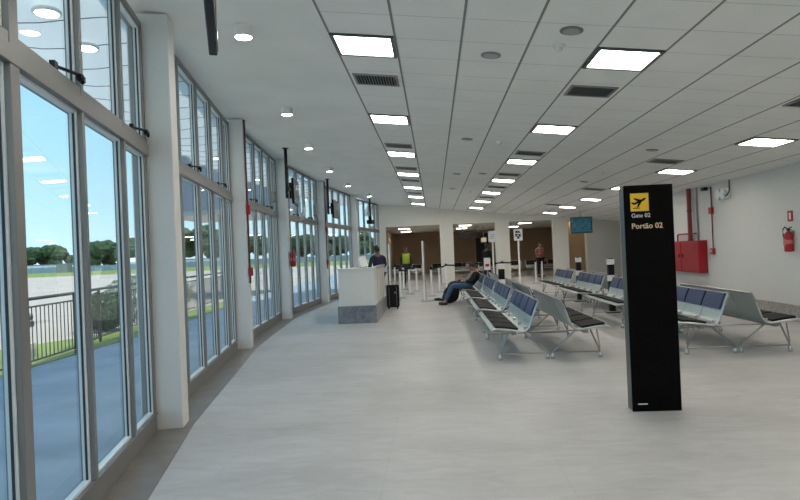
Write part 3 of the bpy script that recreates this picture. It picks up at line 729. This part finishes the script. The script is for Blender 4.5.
# ------------------------------------------------------------------ queue posts
posts = [(-1.74, 26.0), (-1.16, 19.9), (-1.29, 24.6), (-.94, 21.7), (-.72, 23.2), (-.13, 20.35), (.15, 22.2), (.45, 24.4), (1.6, 24.9), (2.75, 24.6), (3.72, 26.6), (4.18, 25.2), (4.62, 26.2)]
plab = ['leftmost, far back by the end wall', 'nearest the black suitcase', 'just behind the guard in the yellow vest line', 'left of the tall centre pole', 'behind the tall centre pole', 'right of the tall centre pole', 'second right of the tall centre pole', 'in front of the first beige column', 'hidden behind the seated travellers', 'by the left standing sign', 'right of the second column', 'left one of the right pair', 'right one of the right pair']
belts = {1: 3, 3: 4, 4: 2, 2: 0, 5: 6, 6: 7, 7: 8, 8: 9, 9: 10, 0: None, 10: None, 11: None, 12: None}
HP = .98
for i, (x, y) in enumerate(posts):
    t = thing('queue_post', 'white retractable belt queue post, '+plab[i], 'post', (x, y, 0), group='belt queue posts')
    bm = NB(); lathe(bm, [(.17, 0), (.17, .012), (.05, .03)], n=24); obj('base', bm, M['steel'], t, smooth=True)
    bm = NB(); lathe(bm, [(.035, .03), (.035, HP-.09)], n=16); obj('tube', bm, M['post_white'], t, smooth=True)
    bm = NB(); lathe(bm, [(.042, HP-.09), (.042, HP), (.03, HP+.012)], n=16); obj('cap', bm, M['black'], t, smooth=True)
    j = belts.get(i)
    if j is not None:
        q = V((posts[j][0]-x, posts[j][1]-y, 0)); d = q.normalized(); nn = V((-d.y, d.x, 0))*.003
        bm = NB(); k = 8
        prev = None
        for s in range(k+1):
            f = s/k; pt = q*f*(1-.04/q.length*0); sag = -.04*math.sin(PI*f)
            row = [bm.verts.new(pt+nn*sg+V((0, 0, HP-.045+sag+dz))) for sg in (-1, 1) for dz in (-.03, .03)]
            if prev:
                for a, b in ((0, 1), (1, 3), (3, 2), (2, 0)): bm.faces.new((prev[a], prev[b], row[b], row[a]))
            prev = row
        obj('belt', bm, M['black_matt'], t)
for (x, y, h, l) in ((-1.42, 18.9, 1.80, 'left one beside the suitcase'), (-.35, 18.4, 1.83, 'right one in the middle of the queue')):
    t = thing('tall_pole', 'tall slim white pole on a flat base, '+l, 'pole', (x, y, 0), group='tall white poles at the queue')
    bm = NB(); box(bm, (.12, .02, .008), (.42, .26, .016)); obj('base', bm, M['steel'], t)
    bm = NB(); box(bm, (0, 0, h/2+.01), (.055, .05, h)); obj('upright', bm, M['post_white'], t, bevel=.01)
    bm = NB(); box(bm, (.05, 0, h/2+.01), (.022, .03, h-.05)); obj('dark_edge', bm, M['steel'], t)
for (x, y, sx, l, c) in ((2.14, 22, .30, 'left one by the second column, with a grey plate', 'sash'), (2.93, 21, .30, 'right one, with dark markings on its plate', 'white_text')):
    t = thing('standing_sign', 'white post sign on a pole, '+l, 'sign', (x, y, 0), group='white signs on poles')
    bm = NB(); lathe(bm, [(.19, 0), (.19, .014), (.04, .03)], n=24); obj('base', bm, M['steel'], t, smooth=True)
    bm = NB(); tube(bm, [(0, 0, .02), (0, 0, 1.78)], .03, 12); obj('pole', bm, M['post_white'], t, smooth=True)
    bm = NB(); box(bm, (0, -.01, 1.96), (sx, .03, .40)); pt = obj('plate', bm, M[c], t, bevel=.01)
    bm = NB()
    if 'dark' in l:
        for a, b in ((-.06, 2.06), (.02, 2.06), (-.06, 1.96), (.05, 1.95), (0, 1.86)): box(bm, (a, -.028, b), (.07, .006, .07))
        for k in range(3): box(bm, (0, -.028, 1.90+k*.07), (.2, .005, .02))
    else:
        for k in range(3): box(bm, (-.02+.01*k, -.028, 1.90+k*.06), (.14, .005, .02))
    obj('marking', bm, M['navy'] if 'dark' in l else M['steel'], pt)
t = thing('notice_stand', 'small white notice board with red print standing low behind the seats', 'sign', (1.98, 22.8, 0))
bm = NB(); tube(bm, [(0, 0, 0), (0, 0, .75)], .02, 8); box(bm, (0, 0, .01), (.3, .25, .02)); obj('stand', bm, M['steel'], t)
bm = NB(); box(bm, (0, -.01, .95), (.24, .02, .46)); obj('board', bm, M['white_plastic'], t)
bm = NB(); box(bm, (0, -.022, .90), (.14, .004, .10)); obj('print', bm, M['red'], t)
# lobby: hanging sign seen dark with small lit square
t = thing('hanging_sign', 'dark hanging direction sign in the far lobby', 'sign', (1.9, 31.0, 2.1))
bm = NB(); box(bm, (0, 0, .14), (1.2, .10, .28)); obj('body', bm, M['black_matt'], t)
bm = NB(); tube(bm, [(-.4, 0, .28), (-.4, 0, LT-2.1)], .015, 6); tube(bm, [(.4, 0, .28), (.4, 0, LT-2.1)], .015, 6); obj('rods', bm, M['steel'], t)
t = thing('exit_light', 'small pale lit square sign in the dark lobby', 'sign', (2.62, 31.6, 1.86))
bm = NB(); box(bm, (0, 0, .14), (.30, .06, .28)); box(bm, (0, 0, .58), (.02, .02, .6)); obj('casing', bm, M['steel'], t)
bm = NB(); box(bm, (0, -.033, .14), (.24, .006, .22)); obj('face', bm, emis('exit_glow', (1, .8, .5), .45), t)

# ------------------------------------------------------------------ people
def skin_mesh(verts, edges, radii, sub=1):
    me = bpy.data.meshes.new('tmp'); me.from_pydata(verts, edges, [])
    o = bpy.data.objects.new('tmp', me); COL.objects.link(o)
    sk = o.modifiers.new('s', 'SKIN'); sk.use_smooth_shade = True
    ss = o.modifiers.new('ss', 'SUBSURF'); ss.levels = sub; ss.render_levels = sub
    for i, r in enumerate(radii):
        d = me.skin_vertices[0].data[i]; d.radius = r if isinstance(r, tuple) else (r, r); d.use_root = (i == 0)
    bpy.context.view_layer.update()
    res = bpy.data.meshes.new_from_object(o.evaluated_get(bpy.context.evaluated_depsgraph_get()))
    bpy.data.objects.remove(o); bpy.data.meshes.remove(me)
    return res
def graph(chains):
    vs, es, rs, idx = [], [], [], {}
    for ch in chains:
        prev = None
        for (nm, p, r) in ch:
            if nm not in idx: idx[nm] = len(vs); vs.append(tuple(p)); rs.append(r)
            if prev is not None: es.append((idx[prev], idx[nm]))
            prev = nm
    return vs, es, rs
def person(label, loc, rz, pose, shirt, legs, skin='skin', vest=None, sleeves=True, name='person', group=None):
    """figure faces local -Y; pose: dict of joint positions overriding the standing default"""
    J = dict(pelvis=(0, 0, .95), waist=(0, 0, 1.08), chest=(0, -.005, 1.27), neckb=(0, .0, 1.44), neck=(0, -.01, 1.50), head=(0, -.02, 1.60))
    for s, q in ((1, 'L'), (-1, 'R')):
        J['sh'+q] = (s*.185, 0, 1.39); J['el'+q] = (s*.235, .02, 1.12); J['wr'+q] = (s*.235, -.05, .88); J['pa'+q] = (s*.23, -.07, .80)
        J['hip'+q] = (s*.095, 0, .90); J['kn'+q] = (s*.10, -.01, .50); J['an'+q] = (s*.10, .02, .09); J['to'+q] = (s*.12, -.13, .035)
    J.update(pose); J = {k: V(v) for k, v in J.items()}
    t = thing(name, label, 'person', loc, rz, group)
    def chains(f, part):
        c = []
        if part in ('all', 'torso'):
            c.append([('pelvis', J['pelvis'], (.155*f, .115*f)), ('waist', J['waist'], (.135*f, .10*f)), ('chest', J['chest'], (.165*f, .115*f)), ('neckb', J['neckb'], (.085*f, .07*f))] + ([('neck', J['neck'], .055), ('head', J['head'], .06)] if part == 'all' else []))
            for q in 'LR':
                a = [('neckb', J['neckb'], .08*f), ('sh'+q, J['sh'+q], .062*f), ('el'+q, J['el'+q], .045*f), ('wr'+q, J['wr'+q], .030*f)]
                if part == 'all': a.append(('pa'+q, J['pa'+q], (.040, .018)))
                elif not sleeves: a = a[:2]+[('el'+q, J['sh'+q].lerp(J['el'+q], .6), .052*f)]
                else: a[-1] = ('wr'+q, J['el'+q].lerp(J['wr'+q], .93), .036*f)
                c.append(a)
        if part in ('all', 'legs'):
            for q in 'LR':
                a = [('pelvis', J['pelvis'], (.155*f, .115*f)), ('hip'+q, J['hip'+q], .088*f), ('kn'+q, J['kn'+q], .060*f), ('an'+q, J['an'+q], .040*f)]
                if part == 'all': a.append(('to'+q, J['to'+q], (.042, .028)))
                else: a[-1] = ('an'+q, J['kn'+q].lerp(J['an'+q], .93), .055*f)
                c.append(a)
        return c
    me = skin_mesh(*graph(chains(1., 'all')))
    bm = NB(); bm.from_mesh(me); bpy.data.meshes.remove(me)
    # head
    hc = J['head']; nd = (J['head']-J['neck']).normalized()
    tmp = bmesh.ops.create_uvsphere(bm, u_segments=20, v_segments=14, radius=1)['verts']
    fwd = V((0, -1, 0)); side = nd.cross(fwd).normalized()*-1; fwd = side.cross(nd).normalized()*-1
    if fwd.y > 0: fwd = -fwd
    for v in tmp:
        x, y, z = v.co
        w = .076*(1-.18*max(0, -z)); d = .098
        yy = y*d; zz = z*.118
        if y < -.6: # face
            if abs(x) < .22 and -.35 < z < .1: yy -= .022*(1-abs(x)/.22)
            if abs(z-.12) < .12 and .2 < abs(x) < .55: yy += .010
            if z < -.6: yy -= .008
        v.co = hc+side*(x*w)+fwd*(-yy)+nd*(zz+.045)
    for s in (-1, 1):
        e = bmesh.ops.create_icosphere(bm, subdivisions=1, radius=1)['verts']
        for v in e: v.co = hc+side*(s*.076+v.co.x*.010)+fwd*(v.co.y*.018)+nd*(v.co.z*.03+.04)
    # fingers
    for q, s in (('L', 1), ('R', -1)):
        w, p = J['wr'+q], J['pa'+q]; d = (p-w).normalized(); lat = V((0, -1, 0)) if abs(d.y) < .7 else V((s, 0, 0)); lat = (lat-d*lat.dot(d)).normalized(); nrm_ = d.cross(lat)
        if nrm_.x*s > 0: nrm_ = -nrm_
        for k, ln in enumerate((.068, .078, .073, .058)):
            b = p+lat*(.027-.018*k)-d*.01
            tube(bm, [b, b+d*ln*.5+nrm_*.006, b+d*ln*.8+nrm_*.018, b+d*ln+nrm_*.030], [.0095, .009, .008, .006], 6)
        b = w.lerp(p, .45)+lat*.022
        tube(bm, [b, b+lat*.022+d*.025, b+lat*.030+d*.055+nrm_*.01], [.011, .010, .007], 6)
    body = obj('body', bm, M[skin], t, smooth=True)
    for p_ in body.data.polygons: p_.use_smooth = True
    def cloth(nm, part, f, mt):
        m = skin_mesh(*graph(chains(f, part))); m.name = nm; m.materials.clear(); m.materials.append(M[mt]); o = bpy.data.objects.new(nm, m); COL.objects.link(o); o.parent = t; return o
    cloth('shirt', 'torso', 1.13, shirt); cloth('trousers', 'legs', 1.12, legs)
    if vest:
        vs = [J['pelvis'], J['waist'], J['chest'], J['neckb']-V((0, 0, .02))]
        m = skin_mesh([tuple(v) for v in vs]+[tuple(J['shL']*.85+J['neckb']*.15), tuple(J['shR']*.85+J['neckb']*.15)], [(0, 1), (1, 2), (2, 3), (3, 4), (3, 5)], [(.19, .15), (.17, .14), (.20, .15), (.11, .10), .085, .085])
        m.name = 'safety_vest'; m.materials.clear(); m.materials.append(M[vest]); o = bpy.data.objects.new('safety_vest', m); COL.objects.link(o); o.parent = t
    # hair
    bm = NB(); hv = bmesh.ops.create_uvsphere(bm, u_segments=18, v_segments=12, radius=1)['verts']
    kill = []
    for v in hv:
        x, y, z = v.co
        if (z < -.35 and y < .25) or z < -.8 or (y < -.45 and z < .45): kill.append(v)
        v.co = hc+side*(x*.083)+fwd*(-(y*.105)-.004)+nd*(z*.125+.050)
    bmesh.ops.delete(bm, geom=kill, context='VERTS'); obj('hair', bm, M['hair'], t, smooth=True)
    bm = NB()
    for s in (-1, 1):
        e = bmesh.ops.create_icosphere(bm, subdivisions=1, radius=.009)['verts']
        for v in e: v.co = v.co+hc+side*(s*.03)+fwd*.088+nd*.055
    obj('eyes', bm, M['black'], t)
    for q in 'LR':
        a, b = J['an'+q], J['to'+q]; bm = NB(); d = (b-a); d.z = 0
        if d.length < .01: d = V((0, -.1, 0))
        d.normalize(); base = V((a.x, a.y, a.z-.045))
        tube(bm, [base-d*.05, base, base+d*.10, base+d*.19], [.034, .045, .042, .026], 10)
        obj('shoe', bm, M['rubber'], t, smooth=True)
    return t
# man at desk, seen from behind, one arm on the counter, head bowed
person('person in dark navy clothes standing behind the service desk', (-1.58, 16.75, 0), PI+.45,
       dict(head=(0, -.05, 1.585), elL=(.27, .03, 1.13), wrL=(.30, -.10, .93), paL=(.30, -.15, .87), elR=(-.25, -.08, 1.17), wrR=(-.16, -.32, 1.10), paR=(-.12, -.40, 1.11)), 'navy', 'trousers')
person('person in a yellow safety vest standing beyond the queue posts', (-1.27, 26.9, 0), 0, dict(), 'trousers', 'trousers', vest='vest')
person('person in a dull pink top standing in the right opening of the far lobby', (5.25, 30.2, 0), .3,
       dict(head=(0, -.02, 1.55), elR=(-.24, -.05, 1.14), wrR=(-.10, -.24, 1.16), paR=(-.04, -.30, 1.18)), 'pink', 'trousers', skin='skin_light')
person('person in black standing behind the left standing sign', (2.22, 25.6, 0), 2.6, dict(), 'black_matt', 'trousers')
SEAT = dict(pelvis=(0, -.10, .53), waist=(0, .0, .61), chest=(0, .10, .74), neckb=(0, .16, .87), neck=(0, .15, .92), head=(0, .09, .99))
for s, q in ((1, 'L'), (-1, 'R')):
    SEAT['sh'+q] = (s*.185, .15, .83); SEAT['el'+q] = (s*.25, .0, .62); SEAT['wr'+q] = (s*.13, -.18, .66); SEAT['pa'+q] = (s*.08, -.24, .66)
    SEAT['hip'+q] = (s*.095, -.13, .52); SEAT['kn'+q] = (s*.12, -.54, .54); SEAT['an'+q] = (s*.12, -.74, .10); SEAT['to'+q] = (s*.13, -.88, .035)
# bench seats face -X : rotate -90 deg (local -Y -> -X)
A = dict(SEAT)
person('traveller in a black top and blue jeans slumped on the far left bench', (1.0, 16.75, 0), -PI/2, A, 'black_matt', 'jeans', skin='skin_light')
B = dict(SEAT); B.update(head=(-.04, .05, 1.02), anL=(.12, -.62, .10), toL=(.13, -.76, .035))
person('traveller in a greyish pink top seated behind the one in blue jeans', (1.0, 17.9, 0), -PI/2, B, 'greycloth', 'trousers', skin='skin_light')
# backpack on floor
t = thing('backpack', 'black backpack lying on the floor in front of the seated travellers', 'bag', (.44, 17.45, 0), .5)
bm = NB(); bmesh.ops.create_uvsphere(bm, u_segments=20, v_segments=12, radius=1)
for v in bm.verts:
    x, y, z = v.co; r = lambda a: math.copysign(abs(a)**.65, a)
    v.co = V((r(x)*.22+z*.10, r(y)*.20, .24+r(z)*.24)); 
    if v.co.z < .02: v.co.z = 0.0
obj('sack', bm, M['black_matt'], t, smooth=True)
bm = NB(); bmesh.ops.create_uvsphere(bm, u_segments=14, v_segments=8, radius=1)
for v in bm.verts: v.co = V((-.19+v.co.x*.08, v.co.y*.14, .16+v.co.z*.12))
obj('front_pocket', bm, M['trousers'], t, smooth=True)
for s in (-1, 1):
    bm = NB(); tube(bm, [(.12, s*.10, .45), (.25, s*.11, .38), (.30, s*.12, .2), (.22, s*.12, .05)], .014, 8); obj('strap', bm, M['trousers'], t, smooth=True)
t = thing('black_shoes', 'dark shoe lying on the floor left of the black backpack', 'shoe', (.12, 18.3, 0), 2.3)
bm = NB(); tube(bm, [(0, 0, .045), (.09, 0, .045), (.19, 0, .035), (.26, 0, .03)], [.042, .045, .038, .02], 10); obj('upper', bm, M['trousers'], t, smooth=True)
bm = NB(); box(bm, (.12, 0, .008), (.27, .08, .016)); obj('sole', bm, M['rubber'], t)

# ------------------------------------------------------------------ outdoors
GZ = -.10
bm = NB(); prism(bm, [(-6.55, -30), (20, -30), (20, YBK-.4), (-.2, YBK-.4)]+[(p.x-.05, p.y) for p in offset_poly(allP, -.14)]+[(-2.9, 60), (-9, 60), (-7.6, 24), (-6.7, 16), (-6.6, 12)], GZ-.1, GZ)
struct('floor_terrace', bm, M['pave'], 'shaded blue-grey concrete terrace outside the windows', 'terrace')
bm = NB(); prism(bm, [(-6.55, -30), (-6.6, 12), (-6.7, 16), (-7.6, 24), (-8.2, 24), (-7.9, 17), (-7.7, 14.2), (-7.9, 13.2), (-8.9, 11), (-9.5, 6), (-9.5, -30)], GZ-.1, GZ+.015)
g1 = obj('near_grass', bm, M['grass']); tag(g1, 'bright green grass strip beyond the terrace railing', 'grass', kind='stuff')
bm = NB(); prism(bm, [(-9.5, -30), (-9.5, 6), (-8.9, 11), (-7.9, 13.2), (-7.7, 14.2), (-7.9, 17), (-8.2, 24), (-7.6, 24), (-9, 60), (-9, 96), (-300, 96), (-300, -30)], GZ-.1, GZ-.005)
struct('floor_apron', bm, M['apron'], 'sunlit beige concrete aircraft apron', 'apron')
bm = NB(); prism(bm, [(-9, 96), (-9, 160), (-300, 160), (-300, 96)], GZ-.1, GZ+.01); g2 = obj('far_grass', bm, M['grass']); tag(g2, 'green grass field beyond the apron', 'grass', kind='stuff')
bm = NB(); prism(bm, [(-9, 160), (-9, 500), (-500, 500), (-500, 160)], GZ-.1, GZ-.02); struct('floor_beyond', bm, M['path_lit'], 'pale ground beyond the far fence', 'ground')
bm = NB(); box(bm, (-100, 160, .65), (180, .3, 1.5)); 
for k in range(60): box(bm, (-189+k*3, 159.8, .75), (.2, .3, 1.7))
tag(obj('boundary_fence', bm, M['blue_wall']), 'long bluish boundary fence across the far edge of the airfield', 'fence')
t = thing('service_shed', 'small grey box shed standing on the far grass', 'shed', (-95.5, 150, GZ))
bm = NB(); box(bm, (0, 0, 1.1), (3.0, 2, 2.2)); obj('walls', bm, M['steel'], t); bm = NB(); box(bm, (0, 0, 2.3), (3.3, 2.3, .2)); obj('roof', bm, M['bridge'], t)
t = thing('hangar', 'white pitched-roof building among the far trees', 'building', (-90.5, 176, GZ))
t.scale = (.6, .6, .6)
bm = NB(); prism(bm, [(-6, -5), (6, -5), (6, 5), (-6, 5)], 0, 3.5); obj('walls', bm, M['white_building'], t)
bm = NB(); vs = [bm.verts.new(p) for p in [(-6.5, -5.5, 3.5), (6.5, -5.5, 3.5), (6.5, 5.5, 3.5), (-6.5, 5.5, 3.5), (-6.5, 0, 5.6), (6.5, 0, 5.6)]]
for f in ((0, 1, 5, 4), (2, 3, 4, 5), (0, 4, 3), (1, 2, 5), (0, 3, 2, 1)): bm.faces.new([vs[i] for i in f])
obj('roof', bm, M['white_building'], t)
for i, (x, y, h) in enumerate([(-120, 174, 2.1), (-70, 174, 2.0)]):
    t = thing('low_building', 'low white building behind the boundary fence, '+['left one', 'right one'][i], 'building', (x, y, GZ))
    bm = NB(); box(bm, (0, 0, h/2), (12, 5, h)); obj('walls', bm, M['white_building'], t); bm = NB(); box(bm, (0, 0, h+.15), (12.6, 5.6, .3)); obj('roof', bm, M['bridge'], t)
for i, (x, y, h) in enumerate([(-80, 150, 7.5), (-112, 150, 6)]):
    t = thing('light_pole', 'thin white pole on the far grass, '+['right one', 'left one'][i], 'pole', (x, y, GZ))
    bm = NB(); tube(bm, [(0, 0, 0), (0, 0, h)], .18, 8); obj('shaft', bm, M['white_building'], t); bm = NB(); box(bm, (0, 0, h), (.8, .4, .3)); obj('lamp_head', bm, M['white_building'], t)
random.seed(11)
def tree(x, y, h, w, label, mk='leaf', grp='trees beyond the airfield'):
    t = thing('tree', label, 'tree', (x, y, GZ), group=grp)
    bm = NB(); tube(bm, [(0, 0, 0), (.2, 0, h*.3), (0, .1, h*.55)], [w*.045, w*.035, w*.02], 8)
    for s in (-1, 1): tube(bm, [(.1, 0, h*.28), (s*w*.22, 0, h*.55)], [w*.025, w*.012], 6)
    obj('trunk', bm, M['trunk'], t, smooth=True)
    bm = NB()
    for k in range(16):
        a = random.uniform(0, 2*PI); r = math.sqrt(random.random())*w*.40; cz = h*random.uniform(.40, .84) - r*r/(w*w)*h*.6
        s = random.uniform(.16, .24)*w*.8
        vs = bmesh.ops.create_icosphere(bm, subdivisions=3, radius=1)['verts']
        c = V((math.cos(a)*r, math.sin(a)*r, max(cz, h*.26)))
        for v in vs:
            d = v.co.normalized(); q = 1+.28*noise.noise(d*2.3+c)+.16*noise.noise(d*7+c*2)
            v.co = c+V((d.x*s*q, d.y*s*q, d.z*s*q*.72))
    obj('crown', bm, M[mk], t)
T = [(-132, 195, 9, 16, 'leaf'), (-117, 200, 9.5, 17, 'leaf_far'), (-104, 188, 9.5, 20, 'leaf'), (-93, 205, 8, 14, 'leaf_far'), (-89, 190, 8.5, 12, 'leaf'), (-82, 186, 10, 13, 'leaf'), (-75, 188, 14, 18, 'leaf'), (-69, 200, 13, 14, 'leaf_far'), (-66, 188, 11, 13, 'leaf'), (-60, 190, 10, 14, 'leaf_far'), (-52, 195, 9.5, 16, 'leaf'), (-42, 190, 9, 15, 'leaf'), (-31, 190, 8.5, 15, 'leaf_far'), (-145, 190, 10, 18, 'leaf_far'), (-20, 192, 9, 15, 'leaf')]
TL_ = ['leftmost seen through the first panes', 'second from the left', 'broad flat-topped one at the left', 'low one left of the middle', 'small one left of the tall pair', 'medium one left of the tallest', 'tallest of them', 'tall pale one right of the tallest', 'dark one right of the tall pale one', 'seen past the first column', 'seen through the second bay', 'low one through the second bay', 'farther right through the second bay', 'beyond the left edge', 'rightmost of them']
for (x, y, h, w, mk), l in zip(T, TL_): tree(x, y, h, w, 'round-crowned green tree beyond the airfield, '+l, mk)
# jet bridge outside second bay
t = thing('boarding_bridge', 'raised grey-blue boarding bridge seen through the second window bay', 'bridge', (-9.0, 27, GZ))
bm = NB(); box(bm, (0, 0, 5.05), (5.0, 5, 2.7)); obj('cabin', bm, M['bridge'], t, bevel=.05)
bm = NB(); box(bm, (0, 0, 3.62), (5.1, 5.1, .2)); obj('floor_beam', bm, M['steel'], t)
bm = NB(); box(bm, (0, 0, 6.48), (5.2, 5.2, .15)); obj('roof_beam', bm, M['steel'], t)
for s_ in (-1, 1):
    bm = NB(); tube(bm, [(s_*1.2, 1.5, 0), (s_*1.2, 1.5, 3.55)], .16, 12); lathe(bm, [(.5, 0), (.5, .1)], (s_*1.2, 1.5, 0), 16); obj('leg', bm, M['steel'], t)
# terrace railing
rail = [(-6.75, 2.5), (-6.6, 5.6), (-6.5, 9.2), (-6.65, 10.7), (-7.05, 12.2), (-7.4, 14.6), (-7.6, 17.0), (-7.9, 20), (-8.4, 24), (-9, 28)]
t = thing('terrace_railing', 'brown metal railing with vertical bars curving along the terrace edge', 'railing', (0, 0, GZ))
H1 = 1.12
bm = NB(); tube(bm, [(x, y, H1) for x, y in rail], .028, 8); obj('handrail', bm, M['fence_metal'], t, smooth=True)
bm = NB(); tube(bm, [(x, y, H1-.13) for x, y in rail], .016, 6); tube(bm, [(x, y, .12) for x, y in rail], .016, 6); obj('bars_rail', bm, M['fence_metal'], t, smooth=True)
bm = NB()
for (a, b) in zip(rail, rail[1:]):
    L_ = math.dist(a, b); n = int(L_/.125)
    for k in range(1, n):
        x = a[0]+(b[0]-a[0])*k/n; y = a[1]+(b[1]-a[1])*k/n; tube(bm, [(x, y, .12), (x, y, H1-.13)], .009, 5, cap=False)
o = obj('bars', bm, M['fence_metal'], t); 
for (a, b) in zip(rail, rail[1:]):
    bm = NB(); tube(bm, [(a[0], a[1], 0), (a[0], a[1], H1)], .03, 8); obj('railing_post', bm, M['fence_metal'], t)
def bush(x, y, w, h, mk, label, n=1500, ls=.05):
    t = thing('shrub', label, 'shrub', (x, y, GZ), group='shrubs behind the railing')
    bm = NB()
    for k in range(7): a = k*.9; tube(bm, [(0, 0, 0), (math.cos(a)*w*.15, math.sin(a)*w*.15, h*.4), (math.cos(a)*w*.3, math.sin(a)*w*.3, h*.8)], [.02, .014, .006], 5)
    obj('stems', bm, M['trunk'], t)
    bm = NB()
    for k in range(n):
        d = V((random.gauss(0, 1), random.gauss(0, 1), random.gauss(0, 1))).normalized()*random.uniform(.55, 1)**.5
        c = V((d.x*w/2, d.y*w/2, h*.52+d.z*h*.48)); a = V((random.uniform(-1, 1), random.uniform(-1, 1), random.uniform(-.3, 1))).normalized(); b = a.cross(V((random.uniform(-1, 1), random.uniform(-1, 1), .2))).normalized()
        bm.faces.new([bm.verts.new(c+a*ls*1.3), bm.verts.new(c+b*ls*.4), bm.verts.new(c-a*ls*1.3), bm.verts.new(c-b*ls*.4)])
    obj('foliage', bm, M[mk], t)
bush(-8.15, 14.3, 1.2, .95, 'shrub_green', 'dark green shrub behind the railing, seen through the first bay', 2600, .06)
bush(-8.5, 16.4, 1.5, 1.3, 'leaf_pale', 'pale grey-green shrub behind the railing, seen through the first bay', 1800)
bush(-9.1, 20.0, 1.7, 1.0, 'leaf_pale', 'pale shrub behind the railing, seen through the second bay', 1500)
t = thing('garden_spotlight', 'small grey fitting on a stem standing behind the near railing', 'lamp', (-7.1, 9.9, GZ))
bm = NB(); tube(bm, [(0, 0, 0), (.05, 0, .35), (0, .05, .7)], .02, 6); obj('stem', bm, M['steel'], t)
bm = NB(); box(bm, (0, 0, .78), (.30, .2, .10), Euler((.3, .2, 0))); box(bm, (.12, 0, .66), (.14, .14, .10)); obj('head', bm, M['steel'], t, bevel=.02)
bm = NB(); box(bm, (0, 0, .16), (.28, .28, .32)); obj('foundation', bm, M['path_lit'], t)

# ------------------------------------------------------------------ world and sun
w = bpy.data.worlds.new('sky'); S.world = w; w.use_nodes = True; nt = w.node_tree; nt.nodes.clear(); N = nt.nodes.new; L = nt.links.new
o = N('ShaderNodeOutputWorld'); bg = N('ShaderNodeBackground'); tc = N('ShaderNodeTexCoord'); sp = N('ShaderNodeSeparateXYZ'); L(tc.outputs['Generated'], sp.inputs['Vector'])
cr = N('ShaderNodeValToRGB'); e = cr.color_ramp.elements
e[0].position = 0.0; e[0].color = (.64, .86, .96, 1); e[1].position = 1.0; e[1].color = (.12, .34, .72, 1)
m1 = e.new(.10); m1.color = (.46, .74, .88, 1); m2 = e.new(.35); m2.color = (.26, .56, .84, 1)
L(sp.outputs['Z'], cr.inputs['Fac'])
mp = N('ShaderNodeMapping'); mp.inputs['Scale'].default_value = (1, 1, 6); L(tc.outputs['Generated'], mp.inputs['Vector'])
nz = N('ShaderNodeTexNoise'); nz.inputs['Scale'].default_value = 4; nz.inputs['Detail'].default_value = 6; L(mp.outputs['Vector'], nz.inputs['Vector'])
c2 = N('ShaderNodeValToRGB'); c2.color_ramp.elements[0].position = .52; c2.color_ramp.elements[0].color = (0, 0, 0, 1); c2.color_ramp.elements[1].position = .8; c2.color_ramp.elements[1].color = (.6, .6, .6, 1); L(nz.outputs['Fac'], c2.inputs['Fac'])
mx = N('ShaderNodeMix'); mx.data_type = 'RGBA'; mx.inputs['B'].default_value = (.80, .90, .95, 1); L(c2.outputs['Color'], mx.inputs['Factor']); L(cr.outputs['Color'], mx.inputs['A'])
L(mx.outputs['Result'], bg.inputs['Color']); bg.inputs['Strength'].default_value = 1.3; L(bg.outputs[0], o.inputs[0])
sd = bpy.data.lights.new('sun', 'SUN'); sd.energy = 4.0; sd.angle = math.radians(.6); sd.color = (1, .94, .84)
so = bpy.data.objects.new('sun', sd); COL.objects.link(so); so.rotation_euler = V((-.40, .10, -1)).to_track_quat('-Z', 'Y').to_euler()

# ------------------------------------------------------------------ camera
def nrm3(v): return V(v).normalized()
F0 = 600.
Yc = nrm3((34, -1, -F0)); Zc = V((-.042, 1, 0)); Zc = (Zc-Yc*Zc.dot(Yc)).normalized(); Xc = Yc.cross(Zc)
# rows Xc,Yc,Zc map camera coords -> world
R = Matrix((Xc, Yc, Zc))
cd = bpy.data.cameras.new('camera'); cd.sensor_width = 36; cd.lens = 36*F0/800; cd.clip_end = 2000; cd.clip_start = .05
cam = bpy.data.objects.new('camera', cd); COL.objects.link(cam); cam.matrix_world = Matrix.Translation((0, 0, 1.52)) @ R.to_4x4()
S.camera = cam
vs_ = S.view_settings; vs_.view_transform = 'Standard'; vs_.look = 'None'; vs_.gamma = 1; vs_.use_curve_mapping = False; vs_.exposure = 0.12
S.cycles.max_bounces = 10; S.cycles.transparent_max_bounces = 24; S.cycles.diffuse_bounces = 6
